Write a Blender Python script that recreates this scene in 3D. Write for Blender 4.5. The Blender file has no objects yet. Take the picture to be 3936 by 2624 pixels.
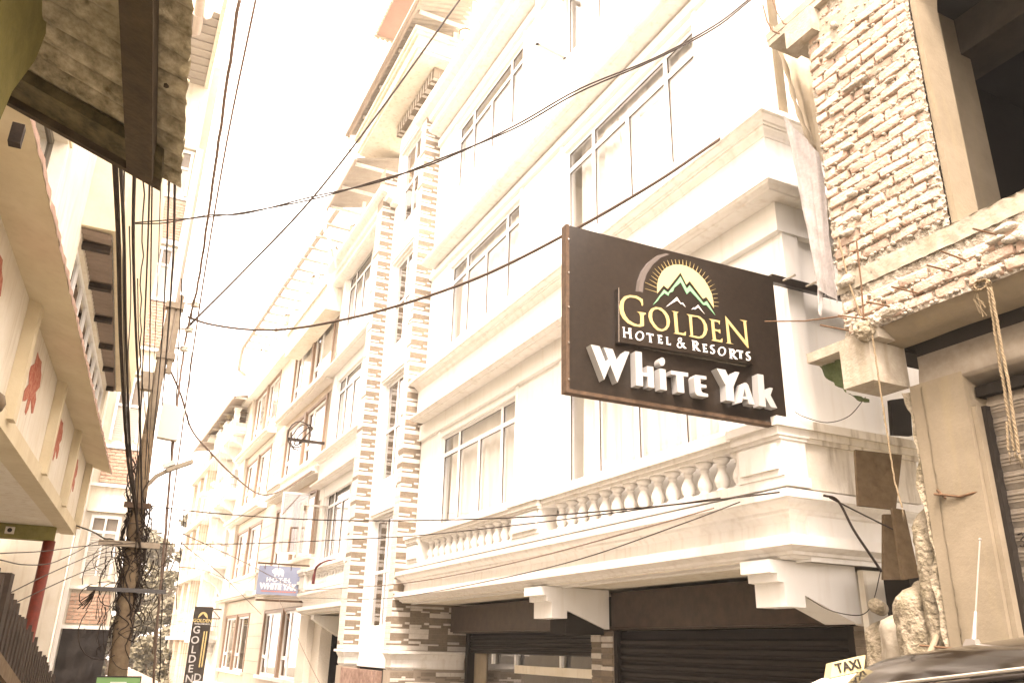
import bpy, bmesh, math, random
from mathutils import Vector, Matrix
from mathutils.geometry import tessellate_polygon
random.seed(11)
SC = bpy.context.scene
COL = SC.collection
RND = random.Random(5)

# ------------------------------------------------------------------ camera
CAM = Vector((0, 0, 1.5))
FPX, CX, CY = 3130.16, 1968.0, 1312.0          # focal length and centre in photograph pixels
yaw, pitch, roll = 0.45102895, 0.36273835, 0.02487293
fwd = Vector((math.sin(yaw) * math.cos(pitch), math.cos(yaw) * math.cos(pitch), math.sin(pitch)))
rt = Vector((math.cos(yaw), -math.sin(yaw), 0))
up = rt.cross(fwd)
RT = math.cos(roll) * rt + math.sin(roll) * up
UP = -math.sin(roll) * rt + math.cos(roll) * up
cd = bpy.data.cameras.new('camera')
cam = bpy.data.objects.new('camera', cd)
COL.objects.link(cam)
M3 = Matrix((RT, UP, -fwd)).transposed()
cam.matrix_world = Matrix.Translation(CAM) @ M3.to_4x4()
cd.sensor_width = 36
cd.lens = 36 * FPX / 3936
cd.clip_start, cd.clip_end = 0.05, 3000
SC.camera = cam

# ------------------------------------------------------------------ sky, sun, exposure
SUN_EL, SUN_AZ = math.radians(58), math.radians(215)     # high sun behind cloud, over the left shoulder
w = bpy.data.worlds.new('World')
SC.world = w
w.use_nodes = True
nt = w.node_tree
bg = nt.nodes['Background']
sky = nt.nodes.new('ShaderNodeTexSky')
sky.sky_type = 'NISHITA'
sky.sun_disc = False
sky.sun_elevation, sky.sun_rotation = SUN_EL, SUN_AZ
sky.dust_density, sky.air_density, sky.ozone_density = 4.0, 1.0, 1.0
hs = nt.nodes.new('ShaderNodeHueSaturation')
hs.inputs['Saturation'].default_value = 0.18
mx = nt.nodes.new('ShaderNodeMix'); mx.data_type = 'RGBA'
mx.inputs[0].default_value = 0.6
mx.inputs[7].default_value = (9.0, 8.9, 8.7, 1)          # even cloud layer
nt.links.new(sky.outputs[0], hs.inputs['Color'])
nt.links.new(hs.outputs[0], mx.inputs[6])
nt.links.new(mx.outputs[2], bg.inputs['Color'])
bg.inputs['Strength'].default_value = 0.12
sd = bpy.data.lights.new('sun', 'SUN')
sd.energy = 1.1
sd.angle = math.radians(14)
sd.color = (1.0, 0.95, 0.87)
sun = bpy.data.objects.new('sun', sd)
COL.objects.link(sun)
sun.location = (0, 0, 60)
sdir = Vector((math.cos(SUN_EL) * math.sin(SUN_AZ), math.cos(SUN_EL) * math.cos(SUN_AZ), math.sin(SUN_EL)))
sun.rotation_euler = sdir.to_track_quat('Z', 'Y').to_euler()
vs = SC.view_settings
vs.view_transform = 'Standard'
vs.look = 'None'
vs.gamma = 1.0
vs.use_curve_mapping = False
vs.exposure = 2.85
try:
    vs.use_white_balance = True
    vs.white_balance_temperature = 7750
    vs.white_balance_tint = 20
except Exception:
    pass

# ------------------------------------------------------------------ helpers
def sray(x, y):
    d = RT * ((x - CX) / FPX) - UP * ((y - CY) / FPX) + fwd
    return d
def on(x, y, n, p):                    # photograph point -> point on a plane of the scene
    d = sray(x, y); n = Vector(n); p = Vector(p)
    return CAM + d * ((p - CAM).dot(n) / d.dot(n))
K = 3936 / 2352
def atY(x, y, Y):                      # overview pixels, on the plane at distance Y down the street
    d = sray(x * K, y * K)
    return CAM + d * (Y / d.y)
def atX(x, y, X):
    d = sray(x * K, y * K)
    return CAM + d * (X / d.x)

MATS = {}
def mat(name, col, col2=None, rough=.8, scale=6, bump=0., bscale=40, metal=0., spec=.3, vary=0., stain=None, contrast=.5, bdist=.01, stainamt=.6):
    if name in MATS: return MATS[name]
    m = bpy.data.materials.new(name); m.use_nodes = True
    N, L = m.node_tree.nodes, m.node_tree.links
    b = N['Principled BSDF']
    b.inputs['Roughness'].default_value = rough
    b.inputs['Metallic'].default_value = metal
    b.inputs['Specular IOR Level'].default_value = spec
    tc = N.new('ShaderNodeTexCoord')
    out = None
    rgb = N.new('ShaderNodeRGB'); rgb.outputs[0].default_value = (*col, 1); out = rgb.outputs[0]
    if col2:
        nz = N.new('ShaderNodeTexNoise'); nz.inputs['Scale'].default_value = scale; nz.inputs['Detail'].default_value = 7
        nz.inputs['Roughness'].default_value = .65
        L.new(tc.outputs['Object'], nz.inputs['Vector'])
        cr = N.new('ShaderNodeValToRGB')
        cr.color_ramp.elements[0].position = .5 - contrast * .35
        cr.color_ramp.elements[1].position = .5 + contrast * .35
        cr.color_ramp.elements[0].color = (*col, 1); cr.color_ramp.elements[1].color = (*col2, 1)
        L.new(nz.outputs['Fac'], cr.inputs['Fac']); out = cr.outputs['Color']
    if stain:                           # rain streaks and grime
        mp = N.new('ShaderNodeMapping'); mp.inputs['Scale'].default_value = (9, 9, 1.1)
        L.new(tc.outputs['Object'], mp.inputs['Vector'])
        n2 = N.new('ShaderNodeTexNoise'); n2.inputs['Scale'].default_value = 1.3; n2.inputs['Detail'].default_value = 8
        L.new(mp.outputs[0], n2.inputs['Vector'])
        c2 = N.new('ShaderNodeValToRGB'); c2.color_ramp.elements[0].position = .52; c2.color_ramp.elements[1].position = .74
        c2.color_ramp.elements[1].color = (stainamt,) * 3 + (1,)
        L.new(n2.outputs['Fac'], c2.inputs['Fac'])
        mm = N.new('ShaderNodeMix'); mm.data_type = 'RGBA'
        L.new(c2.outputs['Color'], mm.inputs[0]); L.new(out, mm.inputs[6]); mm.inputs[7].default_value = (*stain, 1)
        out = mm.outputs[2]
    if vary:
        oi = N.new('ShaderNodeObjectInfo')
        h = N.new('ShaderNodeHueSaturation')
        mr = N.new('ShaderNodeMapRange'); mr.inputs[3].default_value = 1 - vary; mr.inputs[4].default_value = 1 + vary
        L.new(oi.outputs['Random'], mr.inputs[0]); L.new(mr.outputs[0], h.inputs['Value'])
        L.new(out, h.inputs['Color']); out = h.outputs[0]
    L.new(out, b.inputs['Base Color'])
    if bump:
        n3 = N.new('ShaderNodeTexNoise'); n3.inputs['Scale'].default_value = bscale; n3.inputs['Detail'].default_value = 8
        L.new(tc.outputs['Object'], n3.inputs['Vector'])
        bp = N.new('ShaderNodeBump'); bp.inputs['Strength'].default_value = bump; bp.inputs['Distance'].default_value = bdist
        L.new(n3.outputs['Fac'], bp.inputs['Height']); L.new(bp.outputs[0], b.inputs['Normal'])
    MATS[name] = m
    return m

def glass_mat(name, tint=(1, 1, 1), base=.06, rough=.02):
    m = bpy.data.materials.new(name); m.use_nodes = True
    N, L = m.node_tree.nodes, m.node_tree.links
    N.remove(N['Principled BSDF']); o = N['Material Output']
    t = N.new('ShaderNodeBsdfTransparent'); t.inputs[0].default_value = (*tint, 1)
    g = N.new('ShaderNodeBsdfGlossy'); g.inputs['Roughness'].default_value = rough
    f = N.new('ShaderNodeFresnel'); f.inputs[0].default_value = 1.52
    a = N.new('ShaderNodeMath'); a.operation = 'MULTIPLY_ADD'; a.inputs[1].default_value = 1.5; a.inputs[2].default_value = base
    a.use_clamp = True
    L.new(f.outputs[0], a.inputs[0])
    ge = N.new('ShaderNodeNewGeometry')
    iv = N.new('ShaderNodeMath'); iv.operation = 'SUBTRACT'; iv.inputs[0].default_value = 1; L.new(ge.outputs['Backfacing'], iv.inputs[1])
    mu = N.new('ShaderNodeMath'); mu.operation = 'MULTIPLY'; L.new(a.outputs[0], mu.inputs[0]); L.new(iv.outputs[0], mu.inputs[1])
    x = N.new('ShaderNodeMixShader')
    L.new(mu.outputs[0], x.inputs[0]); L.new(t.outputs[0], x.inputs[1]); L.new(g.outputs[0], x.inputs[2])
    L.new(x.outputs[0], o.inputs['Surface'])
    return m

WHITE = mat('white_paint', (.80, .79, .77), (.76, .75, .72), scale=1.5, rough=.6, bump=.08, bscale=25, stain=(.55, .47, .38), stainamt=.22)
WHITEC = mat('white_moulding', (.80, .78, .75), (.74, .71, .66), scale=5, rough=.65, bump=.1, bscale=30, stain=(.40, .31, .22), stainamt=.3)
WCLEAN = mat('white_frame', (.80, .80, .79), rough=.35)
CREAM = mat('cream_plaster', (.78, .74, .66), (.70, .64, .53), scale=2.2, rough=.85, bump=.15, bscale=35, stain=(.42, .32, .2), stainamt=.4)
YELLOW = mat('yellow_plaster', (.68, .60, .44), (.60, .51, .35), scale=2.5, rough=.85, bump=.25, bscale=30, stain=(.4, .31, .18), stainamt=.18)
OLIVE = mat('olive_paint', (.28, .25, .09), (.20, .18, .06), scale=9, rough=.8, bump=.3, bscale=60)
MOSSY = mat('mossy_beam', (.13, .105, .05), (.045, .035, .015), scale=12, rough=.9, bump=.5, bscale=50)
PINK = mat('pink_edge', (.46, .31, .25), (.36, .24, .18), scale=9, rough=.9, bump=.6, bscale=40)
REDM = mat('red_motif_paint', (.52, .22, .15), (.40, .10, .06), scale=26, rough=.85, contrast=.25)
REDP = mat('red_pole_paint', (.24, .035, .018), (.15, .03, .018), scale=20, rough=.5)
STONE_W = mat('pale_stone', (.64, .60, .55), (.52, .48, .43), scale=14, rough=.85, bump=.6, bscale=40, vary=.08)
STONE_T = mat('tan_stone', (.235, .19, .145), (.18, .145, .108), scale=14, rough=.85, bump=.6, bscale=40, vary=.2)
JOINT = mat('dark_joint', (.30, .25, .20), rough=.9)
TANTILE = mat('tan_tile', (.56, .46, .35), (.46, .37, .28), scale=3, rough=.5, bump=.1, bscale=20, vary=.06)
PEBBLE = mat('pebble_dash', (.74, .70, .63), (.56, .50, .42), scale=40, rough=.9, bump=1.0, bscale=38, bdist=.03)
BROWNF = mat('brown_frame', (.30, .205, .145), (.23, .155, .105), scale=10, rough=.5)
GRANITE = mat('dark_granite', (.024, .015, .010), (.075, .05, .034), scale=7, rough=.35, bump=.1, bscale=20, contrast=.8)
SHDARK = mat('shaded_shutter_steel', (.010, .007, .005), (.018, .012, .008), scale=9, rough=.5, metal=.2)  # near-black steel: the shade under the balcony is put into the colour
DARK = mat('interior_shade', (.016, .012, .009), (.022, .017, .012), scale=3, rough=.9)  # near-black colour in place of shade in rooms, recesses and gaps
CURTAIN = mat('white_curtain', (.78, .76, .72), rough=.9)
LETR = mat('raised_letter_white', (.40, .395, .39), rough=.5)
BLACKS = mat('sign_black', (.016, .0115, .0085), (.026, .0185, .013), scale=22, rough=.28, bump=.05, bscale=60, spec=.5)
RUST = mat('rusty_edge', (.115, .07, .042), (.06, .036, .022), scale=16, rough=.7, bump=.3)
GOLD = mat('gold_letter', (.50, .395, .18), rough=.5)
SUNY = mat('sun_yellow', (.52, .425, .23), rough=.5)
MINT = mat('mint_green', (.19, .43, .24), rough=.5)
LETW = mat('letter_white', (.80, .79, .78), rough=.5)
BRICK = mat('rough_brick', (.52, .36, .28), (.53, .43, .36), scale=9, rough=.95, bump=.9, bscale=50, vary=.14, bdist=.015)
MORTAR = mat('rough_mortar', (.50, .445, .375), (.39, .34, .275), scale=14, rough=.95, bump=1.0, bscale=60, bdist=.02)
CONC = mat('raw_concrete', (.44, .395, .325), (.31, .265, .21), scale=5, rough=.9, bump=.5, bscale=40, stain=(.24, .19, .11), stainamt=.5)
PLAST = mat('plaster_tan', (.29, .24, .175), (.225, .185, .13), scale=3, rough=.9, bump=.25, bscale=50, stain=(.32, .26, .16), stainamt=.4)
RUBBLE = mat('rubble', (.40, .34, .26), (.18, .15, .095), scale=11, rough=.95, bump=1.0, bscale=28, bdist=.04)
SHSTEEL = mat('grey_shutter_steel', (.34, .30, .25), (.26, .22, .18), scale=12, rough=.42, metal=.55, spec=.5)
REBAR = mat('rebar', (.10, .055, .03), (.16, .09, .05), scale=40, rough=.8)
ROPE = mat('rope', (.27, .21, .14), (.18, .135, .08), scale=60, rough=.95)
CLOTHL = mat('lilac_mesh_cloth', (.54, .51, .505), (.42, .39, .385), scale=30, rough=.95, bump=.6, bscale=120)
CLOTHT = mat('cream_tarp', (.52, .45, .35), (.42, .35, .26), scale=5, rough=.8, bump=.3, bscale=12)
GNET = mat('green_netting', (.14, .18, .09), (.09, .12, .05), scale=30, rough=.95)
WOOD = mat('dark_timber', (.028, .018, .011), (.09, .065, .035), scale=9, rough=.85, bump=.6, bscale=45, contrast=.9)
WOODF = mat('dark_fence', (.022, .014, .009), (.045, .03, .02), scale=11, rough=.8, bump=.4, bscale=50)
BOARD = mat('weathered_board', (.10, .065, .035), (.17, .12, .07), scale=12, rough=.9, bump=.4)
ASB = mat('mossy_roof_sheet', (.52, .455, .32), (.10, .08, .04), scale=13, rough=.95, bump=1.0, bscale=45, contrast=.55)
AWN = mat('brown_awning_sheet', (.30, .235, .19), (.24, .185, .15), scale=5, rough=.6)
CABLE = mat('black_cable', (.028, .018, .012), rough=.6)
CABLET = mat('tan_cable', (.19, .135, .105), rough=.7)
POLE = mat('rusty_pole', (.21, .155, .095), (.13, .09, .055), scale=14, rough=.8, bump=.3)
POLEG = mat('pole_steel', (.34, .29, .22), (.26, .21, .16), scale=10, rough=.7)
LAMPG = mat('lamp_housing', (.30, .26, .20), rough=.5)
BOXW = mat('pale_box', (.66, .62, .55), rough=.5)
BRICKF = mat('far_brick', (.46, .285, .21), (.54, .40, .32), scale=16, rough=.95, bump=.6, bscale=40, vary=.1)
TARP = mat('black_tarp', (.016, .013, .012), (.026, .021, .019), scale=5, rough=.5, bump=.5, bscale=6, bdist=.04)
BLUES = mat('faded_blue_sign', (.215, .255, .37), (.24, .28, .39), scale=4, rough=.5)
REDS = mat('faded_red_print', (.52, .2, .16), rough=.6)
GREENS = mat('green_plate', (.16, .34, .12), (.19, .37, .14), scale=6, rough=.5)
YEL = mat('taxi_yellow', (.50, .42, .225), rough=.4)
BLACK = mat('print_black', (.02, .015, .012), rough=.5)
ANT = mat('antenna_metal', (.26, .235, .21), rough=.4, metal=.3)
CARP = mat('car_paint', (.014, .0105, .008), (.022, .017, .013), scale=3, rough=.10, spec=.38)
CARG = mat('car_glass', (.02, .018, .016), rough=.06, spec=.6)
RUBBER = mat('tyre_rubber', (.025, .022, .02), rough=.85)
CHROME = mat('bright_trim', (.62, .58, .52), rough=.25, metal=.9)
ASPH = mat('pale_bounce_road', (.34, .31, .27), (.26, .235, .2), scale=5, rough=.9, bump=.3)  # road colour paled to throw bounce light onto the undersides
PAVE = mat('pavement_concrete', (.40, .37, .32), (.33, .30, .26), scale=4, rough=.9, bump=.3)
EARTH = mat('hillside', (.10, .09, .05), (.16, .13, .08), scale=.3, rough=.95)
LEAF = mat('leaf', (.19, .17, .115), (.12, .105, .065), scale=.8, rough=.7)  # both leaf colours paled to stand in for distance haze
LEAF2 = mat('leaf_haze', (.24, .215, .155), (.16, .145, .10), scale=.8, rough=.7)
BARK = mat('bark', (.12, .09, .06), (.08, .06, .04), scale=8, rough=.95, bump=.6)
ROOFG = mat('grey_roof_sheet', (.40, .36, .31), (.34, .30, .26), scale=4, rough=.6)
ROOFB = mat('brown_roof_sheet', (.46, .39, .33), (.40, .33, .28), scale=4, rough=.6)
ROOFP = mat('pink_soffit', (.60, .42, .36), (.55, .38, .33), scale=4, rough=.7)
LANT = mat('lantern_glass', (.62, .54, .40), rough=.3)
BRONZE = mat('lantern_metal', (.14, .10, .06), rough=.5)
REDC = mat('dark_red_cloth', (.15, .035, .035), (.10, .03, .03), scale=20, rough=.9)
AWCL = mat('brown_valance', (.34, .235, .19), (.17, .105, .08), scale=7, rough=.9)
GLASS = glass_mat('window_glass', base=.08)
GLASSD = glass_mat('tinted_glass', tint=(.55, .45, .36), base=.12)

WORLD = {}
def _reg(o, M): WORLD[o.name] = M
class MB:
    def __init__(s): s.v = []; s.f = []
    def add(s, vs, fs):
        n = len(s.v); s.v += [Vector(p) for p in vs]; s.f += [tuple(i + n for i in f) for f in fs]; return s
    def box(s, x0, x1, y0, y1, z0, z1):
        return s.add([(x0, y0, z0), (x1, y0, z0), (x1, y1, z0), (x0, y1, z0), (x0, y0, z1), (x1, y0, z1), (x1, y1, z1), (x0, y1, z1)],
                     [(0, 3, 2, 1), (4, 5, 6, 7), (0, 1, 5, 4), (1, 2, 6, 5), (2, 3, 7, 6), (3, 0, 4, 7)])
    def hexa(s, p):                     # 8 corner points: bottom ring then top ring
        return s.add(p, [(0, 3, 2, 1), (4, 5, 6, 7), (0, 1, 5, 4), (1, 2, 6, 5), (2, 3, 7, 6), (3, 0, 4, 7)])
    def quad(s, a, b, c, d): return s.add([a, b, c, d], [(0, 1, 2, 3)])
    def ext(s, pts, vec, holes=()):     # flat outline pushed along vec
        pts = [Vector(p) for p in pts]; vec = Vector(vec)
        loops = [pts] + [[Vector(p) for p in h] for h in holes]
        tris = tessellate_polygon(loops)
        allp = [p for l in loops for p in l]; n = len(allp)
        s.add(allp + [p + vec for p in allp], [tuple(t) for t in tris] + [tuple(i + n for i in reversed(t)) for t in tris])
        base = len(s.v) - 2 * n; k = 0
        for l in loops:
            m = len(l)
            for i in range(m):
                a, b = k + i, k + (i + 1) % m
                s.f.append((base + a, base + b, base + b + n, base + a + n))
            k += m
        return s
    def tube(s, pts, r, n=6, cap=True):
        pts = [Vector(p) for p in pts]; rs = r if isinstance(r, (list, tuple)) else [r] * len(pts)
        b = len(s.v); prev = None
        for i, p in enumerate(pts):
            t = (pts[min(i + 1, len(pts) - 1)] - pts[max(i - 1, 0)])
            if t.length < 1e-9: t = Vector((0, 0, 1))
            t.normalize()
            if prev is None:
                a = t.cross(Vector((0, 0, 1)) if abs(t.z) < .9 else Vector((1, 0, 0))).normalized()
            else:
                a = (prev - t * prev.dot(t)); a = a.normalized() if a.length > 1e-6 else t.orthogonal().normalized()
            prev = a; c = t.cross(a)
            for k in range(n):
                g = 2 * math.pi * k / n
                s.v.append(p + (a * math.cos(g) + c * math.sin(g)) * rs[i])
        for i in range(len(pts) - 1):
            for k in range(n):
                k2 = (k + 1) % n
                s.f.append((b + i * n + k, b + i * n + k2, b + (i + 1) * n + k2, b + (i + 1) * n + k))
        if cap:
            s.f.append(tuple(b + k for k in reversed(range(n)))); s.f.append(tuple(b + (len(pts) - 1) * n + k for k in range(n)))
        return s
    def lathe(s, prof, c, n=12):
        c = Vector(c); b = len(s.v)
        for r, z in prof:
            for k in range(n):
                g = 2 * math.pi * k / n
                s.v.append(c + Vector((r * math.cos(g), r * math.sin(g), z)))
        for i in range(len(prof) - 1):
            for k in range(n):
                k2 = (k + 1) % n
                s.f.append((b + i * n + k, b + i * n + k2, b + (i + 1) * n + k2, b + (i + 1) * n + k))
        s.f.append(tuple(b + k for k in reversed(range(n)))); s.f.append(tuple(b + (len(prof) - 1) * n + k for k in range(n)))
        return s
    def grid(s, fn, nu, nv):
        b = len(s.v)
        for i in range(nu + 1):
            for j in range(nv + 1): s.v.append(Vector(fn(i / nu, j / nv)))
        for i in range(nu):
            for j in range(nv):
                a = b + i * (nv + 1) + j
                s.f.append((a, a + 1, a + nv + 2, a + nv + 1))
        return s
    def mould(s, prof, xb, y1, yb=None, xe=None, y0=None):
        """moulding along a street front at x=xb from y1 (far) to the corner at yb, then along the end wall to xe"""
        b = len(s.v); n = len(prof); rings = []
        for o, z in prof: s.v.append(Vector((xb - o, y1, z)))
        for o, z in prof: s.v.append(Vector((xb - o, (yb - o) if yb is not None else y0, z)))
        nr = 2
        if yb is not None:
            for o, z in prof: s.v.append(Vector((xe, yb - o, z)))
            nr = 3
        for r in range(nr - 1):
            for i in range(n - 1):
                a = b + r * n + i
                s.f.append((a, a + n, a + n + 1, a + 1))
        s.f.append(tuple(b + i for i in range(n)))
        s.f.append(tuple(b + (nr - 1) * n + i for i in reversed(range(n))))
        return s
    def shell(s, x, y0, y1, z0, z1, ops, d):
        """street wall at plane x with openings (ya,yb,za,zb) and reveals of depth d"""
        ys = sorted({y0, y1, *[v for o in ops for v in o[:2]]}); zs = sorted({z0, z1, *[v for o in ops for v in o[2:]]})
        for i in range(len(ys) - 1):
            for j in range(len(zs) - 1):
                cy, cz = (ys[i] + ys[i + 1]) / 2, (zs[j] + zs[j + 1]) / 2
                if any(o[0] < cy < o[1] and o[2] < cz < o[3] for o in ops): continue
                s.quad((x, ys[i], zs[j]), (x, ys[i], zs[j + 1]), (x, ys[i + 1], zs[j + 1]), (x, ys[i + 1], zs[j]))
        for a, b, c, e in ops:
            s.quad((x, a, c), (x + d, a, c), (x + d, a, e), (x, a, e)); s.quad((x, b, c), (x, b, e), (x + d, b, e), (x + d, b, c))
            s.quad((x, a, e), (x + d, a, e), (x + d, b, e), (x, b, e)); s.quad((x, a, c), (x, b, c), (x + d, b, c), (x + d, a, c))
        return s
    def mesh(s, name, m, M=None):
        me = bpy.data.meshes.new(name)
        vs = s.v if M is None else [M @ p for p in s.v]
        me.from_pydata([tuple(p) for p in vs], [], s.f)
        me.materials.append(m)
        return me
    def build(s, name, m, parent=None, smooth=False, kind=None, local=False, recalc=True):
        if parent is None:
            lo = Vector((sum(p.x for p in s.v) / len(s.v), sum(p.y for p in s.v) / len(s.v), min(p.z for p in s.v)))
            me = s.mesh(name, m, Matrix.Translation(-lo))
            o = bpy.data.objects.new(name, me); o.location = lo; COL.objects.link(o)
            WORLD[o.name] = Matrix.Translation(lo)
        else:
            PM = WORLD[parent.name]
            if local:
                me = s.mesh(name, m); o = bpy.data.objects.new(name, me)
            else:
                me = s.mesh(name, m, PM.inverted()); o = bpy.data.objects.new(name, me)
            COL.objects.link(o); o.parent = parent
            WORLD[o.name] = PM.copy()
        if recalc:
            bm = bmesh.new(); bm.from_mesh(me); bmesh.ops.recalc_face_normals(bm, faces=bm.faces); bm.to_mesh(me); bm.free()
        if smooth:
            for p in me.polygons: p.use_smooth = True
        if kind: o['kind'] = kind
        return o
def tag(o, label=None, cat=None, group=None, kind=None):
    if label: o['label'] = label
    if cat: o['category'] = cat
    if group: o['group'] = group
    if kind: o['kind'] = kind
    return o
def thing(name, label, cat, loc, rz=0, group=None):
    o = bpy.data.objects.new(name, None); COL.objects.link(o)
    o.empty_display_size = .2
    o.location = loc; o.rotation_euler = (0, 0, rz)
    WORLD[o.name] = Matrix.Translation(Vector(loc)) @ Matrix.Rotation(rz, 4, 'Z')
    return tag(o, label, cat, group)
def copies(o, offs):
    for d in offs:
        c = o.copy(); COL.objects.link(c); c.location = Vector(o.location) + Vector(d); c.parent = o.parent
        WORLD[c.name] = WORLD[o.name]
def smooth_path(pts, n=6):
    pts = [Vector(p) for p in pts]
    if len(pts) < 3: return pts
    P = [2 * pts[0] - pts[1]] + pts + [2 * pts[-1] - pts[-2]]; out = []
    for i in range(1, len(P) - 2):
        for k in range(n):
            t = k / n; a, b, c, d = P[i - 1:i + 3]
            out.append(.5 * ((2 * b) + (c - a) * t + (2 * a - 5 * b + 4 * c - d) * t * t + (3 * b - a - 3 * c + d) * t ** 3))
    out.append(pts[-1]); return out
def text_mesh(body, size, bold=0., ext=.004):
    cu = bpy.data.curves.new('t', 'FONT'); cu.body = body; cu.size = size; cu.extrude = ext; cu.offset = bold
    cu.align_x = 'CENTER'; cu.align_y = 'CENTER'; cu.resolution_u = 3
    o = bpy.data.objects.new('t', cu); COL.objects.link(o)
    bpy.context.view_layer.update()
    me = bpy.data.meshes.new_from_object(o.evaluated_get(bpy.context.evaluated_depsgraph_get()))
    bpy.data.objects.remove(o); bpy.data.curves.remove(cu)
    return me
def put_text(parent, name, body, size, loc, ex, ez, m, bold=0., ext=.004, squeeze=1.0):
    """text in the plane spanned by ex (reading direction) and ez (up), world location"""
    me = text_mesh(body, size, bold, ext)
    ex = Vector(ex).normalized(); ez = Vector(ez).normalized(); n = ex.cross(ez)
    T = Matrix.Translation(Vector(loc)) @ Matrix((ex * squeeze, ez, n)).transposed().to_4x4()
    me.transform(WORLD[parent.name].inverted() @ T)
    me.materials.clear(); me.materials.append(m); me.name = name
    o = bpy.data.objects.new(name, me); COL.objects.link(o); o.parent = parent; WORLD[o.name] = WORLD[parent.name]
    return o

# ------------------------------------------------------------------ ground (the street falls away from the camera)
def gz(y): return -.085 * max(-14.0, min(70.0, y - 1))
ys = [-150, -60, -13, 0, 5, 10, 15, 20, 30, 40, 55, 71, 120, 220, 320]
g = MB()
for i in range(len(ys) - 1):
    a, b = ys[i], ys[i + 1]
    g.quad((-300, a, gz(a) - .03), (300, a, gz(a) - .03), (300, b, gz(b) - .03), (-300, b, gz(b) - .03))
tag(g.build('ground', EARTH), kind='structure')
r = MB(); pv = MB(); kb = MB()
for i in range(len(ys) - 4):
    a, b = max(ys[i], -40), min(ys[i + 1], 71)
    if a >= b: continue
    r.quad((-.9, a, gz(a)), (4.3, a, gz(a)), (4.3, b, gz(b)), (-.9, b, gz(b)))
    pv.hexa([(4.42, a, gz(a) - .1), (5.2, a, gz(a) - .1), (5.2, b, gz(b) - .1), (4.42, b, gz(b) - .1), (4.42, a, gz(a) + .12), (5.2, a, gz(a) + .12), (5.2, b, gz(b) + .12), (4.42, b, gz(b) + .12)])
    kb.hexa([(4.3, a, gz(a) - .1), (4.418, a, gz(a) - .1), (4.418, b, gz(b) - .1), (4.3, b, gz(b) - .1), (4.3, a, gz(a) + .13), (4.418, a, gz(a) + .13), (4.418, b, gz(b) + .13), (4.3, b, gz(b) + .13)])
tag(r.build('road', ASPH), kind='structure'); tag(pv.build('pavement', PAVE), kind='structure'); tag(kb.build('kerb', CONC), kind='structure')

# ------------------------------------------------------------------ the white hotel
H = thing('hotel_building', 'white hotel with balustraded balcony, stone-clad pillars and curtained window bands', 'building', (5.36, 10, -1))
XW = 5.36
ROWS = [(3.57, 5.22), (7.04, 8.74), (10.5, 12.1)]
RW = (6.22, 9.37); LW = (10.86, 14.02)
ops = [(a, b, z0, z1) for z0, z1 in ROWS for a, b in (RW, LW)]
mb = MB().shell(XW, 5.2, 15.1, 2.26, 13.2, ops, .16)
mb.quad((XW, 5.2, 2.26), (9, 5.2, 2.26), (9, 5.2, 13.2), (XW, 5.2, 13.2))
mb.build('wall', WHITE, H)
# closed rooms behind the shell
mb = MB().box(6.1, 11, 5.22, 23.2, 2.5, 13.2)
for z in (2.3, 5.55, 9.0, 12.4): mb.box(XW + .17, 6.1, 5.21, 23.1, z, z + .3)
for y in (5.21, 9.6, 10.55, 14.3, 18.75, 22.95): mb.box(XW + .17, 6.1, y, y + .12, 2.3, 13)
mb.box(6.6, 11, 5.3, 23.2, -1.5, 2.5)
mb.build('inner_wall', CREAM, H)
# small corner pilaster on the end wall
MB().box(5.362, 5.56, 5.15, 5.198, 2.9, 13).build('corner_pilaster', WHITE, H)

CAN = [(-.1, 2.28), (.18, 2.28), (.20, 2.30), (.235, 2.305), (.245, 2.33), (.28, 2.34), (.34, 2.366), (.34, 2.452), (.17, 2.47), (.16, 2.59), (.18, 2.61), (.20, 2.64), (.235, 2.65), (.24, 2.675),
       (.275, 2.685), (.32, 2.71), (.34, 2.735), (.345, 2.75), (.36, 2.752), (.36, 2.82), (.10, 2.845), (-.1, 2.845)]
MB().mould(CAN, XW, 15.08, 5.40, 6.75).build('balcony_cornice', WHITEC, H)
MB().box(5.17, 6.6, 5.36, 15.08, 2.283, 2.33).build('balcony_soffit', CREAM, H)
LEDGE = [(0, 6.355), (.16, 6.36), (.17, 6.395), (.20, 6.425), (.22, 6.43), (.22, 6.445), (.245, 6.447), (.255, 6.462), (.29, 6.468), (.33, 6.478), (.338, 6.49), (.36, 6.491), (.36, 6.545), (.02, 6.56), (.0, 6.56)]
BAND = [(.0, 5.66), (.265, 5.66), (.275, 5.672), (.31, 5.676), (.335, 5.69), (.35, 5.71), (.36, 5.715), (.36, 5.74), (.0, 5.75)]
PANEL = [(0, 5.748), (.15, 5.75), (.15, 6.358), (0, 6.36)]
SPAN = [(0, 5.34), (.065, 5.35), (.065, 5.662), (0, 5.664)]
def shift(p, dz): return [(o, z + dz) for o, z in p]
MB().mould(LEDGE, XW, 15.08, 5.25, 6.7).build('window_ledge', WHITEC, H)
MB().mould(BAND, XW, 14.85, 5.258, 6.69).build('string_course', WHITEC, H)
MB().mould(PANEL, XW, 15.06, 5.25, 6.685).build('ledge_panel', WHITE, H)
MB().mould(SPAN, XW, 15.07, 5.199, 6.68).build('spandrel_panel', WHITE, H)
MB().mould(shift(BAND, 3.38), XW, 14.85, 5.258, 6.69).build('string_course', WHITEC, H)
MB().mould([(0, 8.86), (.065, 8.87), (.065, 9.0), (0, 9.0)], XW, 15.07, 5.199, 6.68).build('spandrel_panel', WHITE, H)
MB().mould(shift(BAND, 6.78), XW, 14.95, 5.258, 6.69).build('string_course', WHITEC, H)
MB().mould([(0, 12.22), (.065, 12.23), (.065, 12.4), (0, 12.4)], XW, 15.07, 5.199, 6.68).build('spandrel_panel', WHITE, H)
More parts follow.
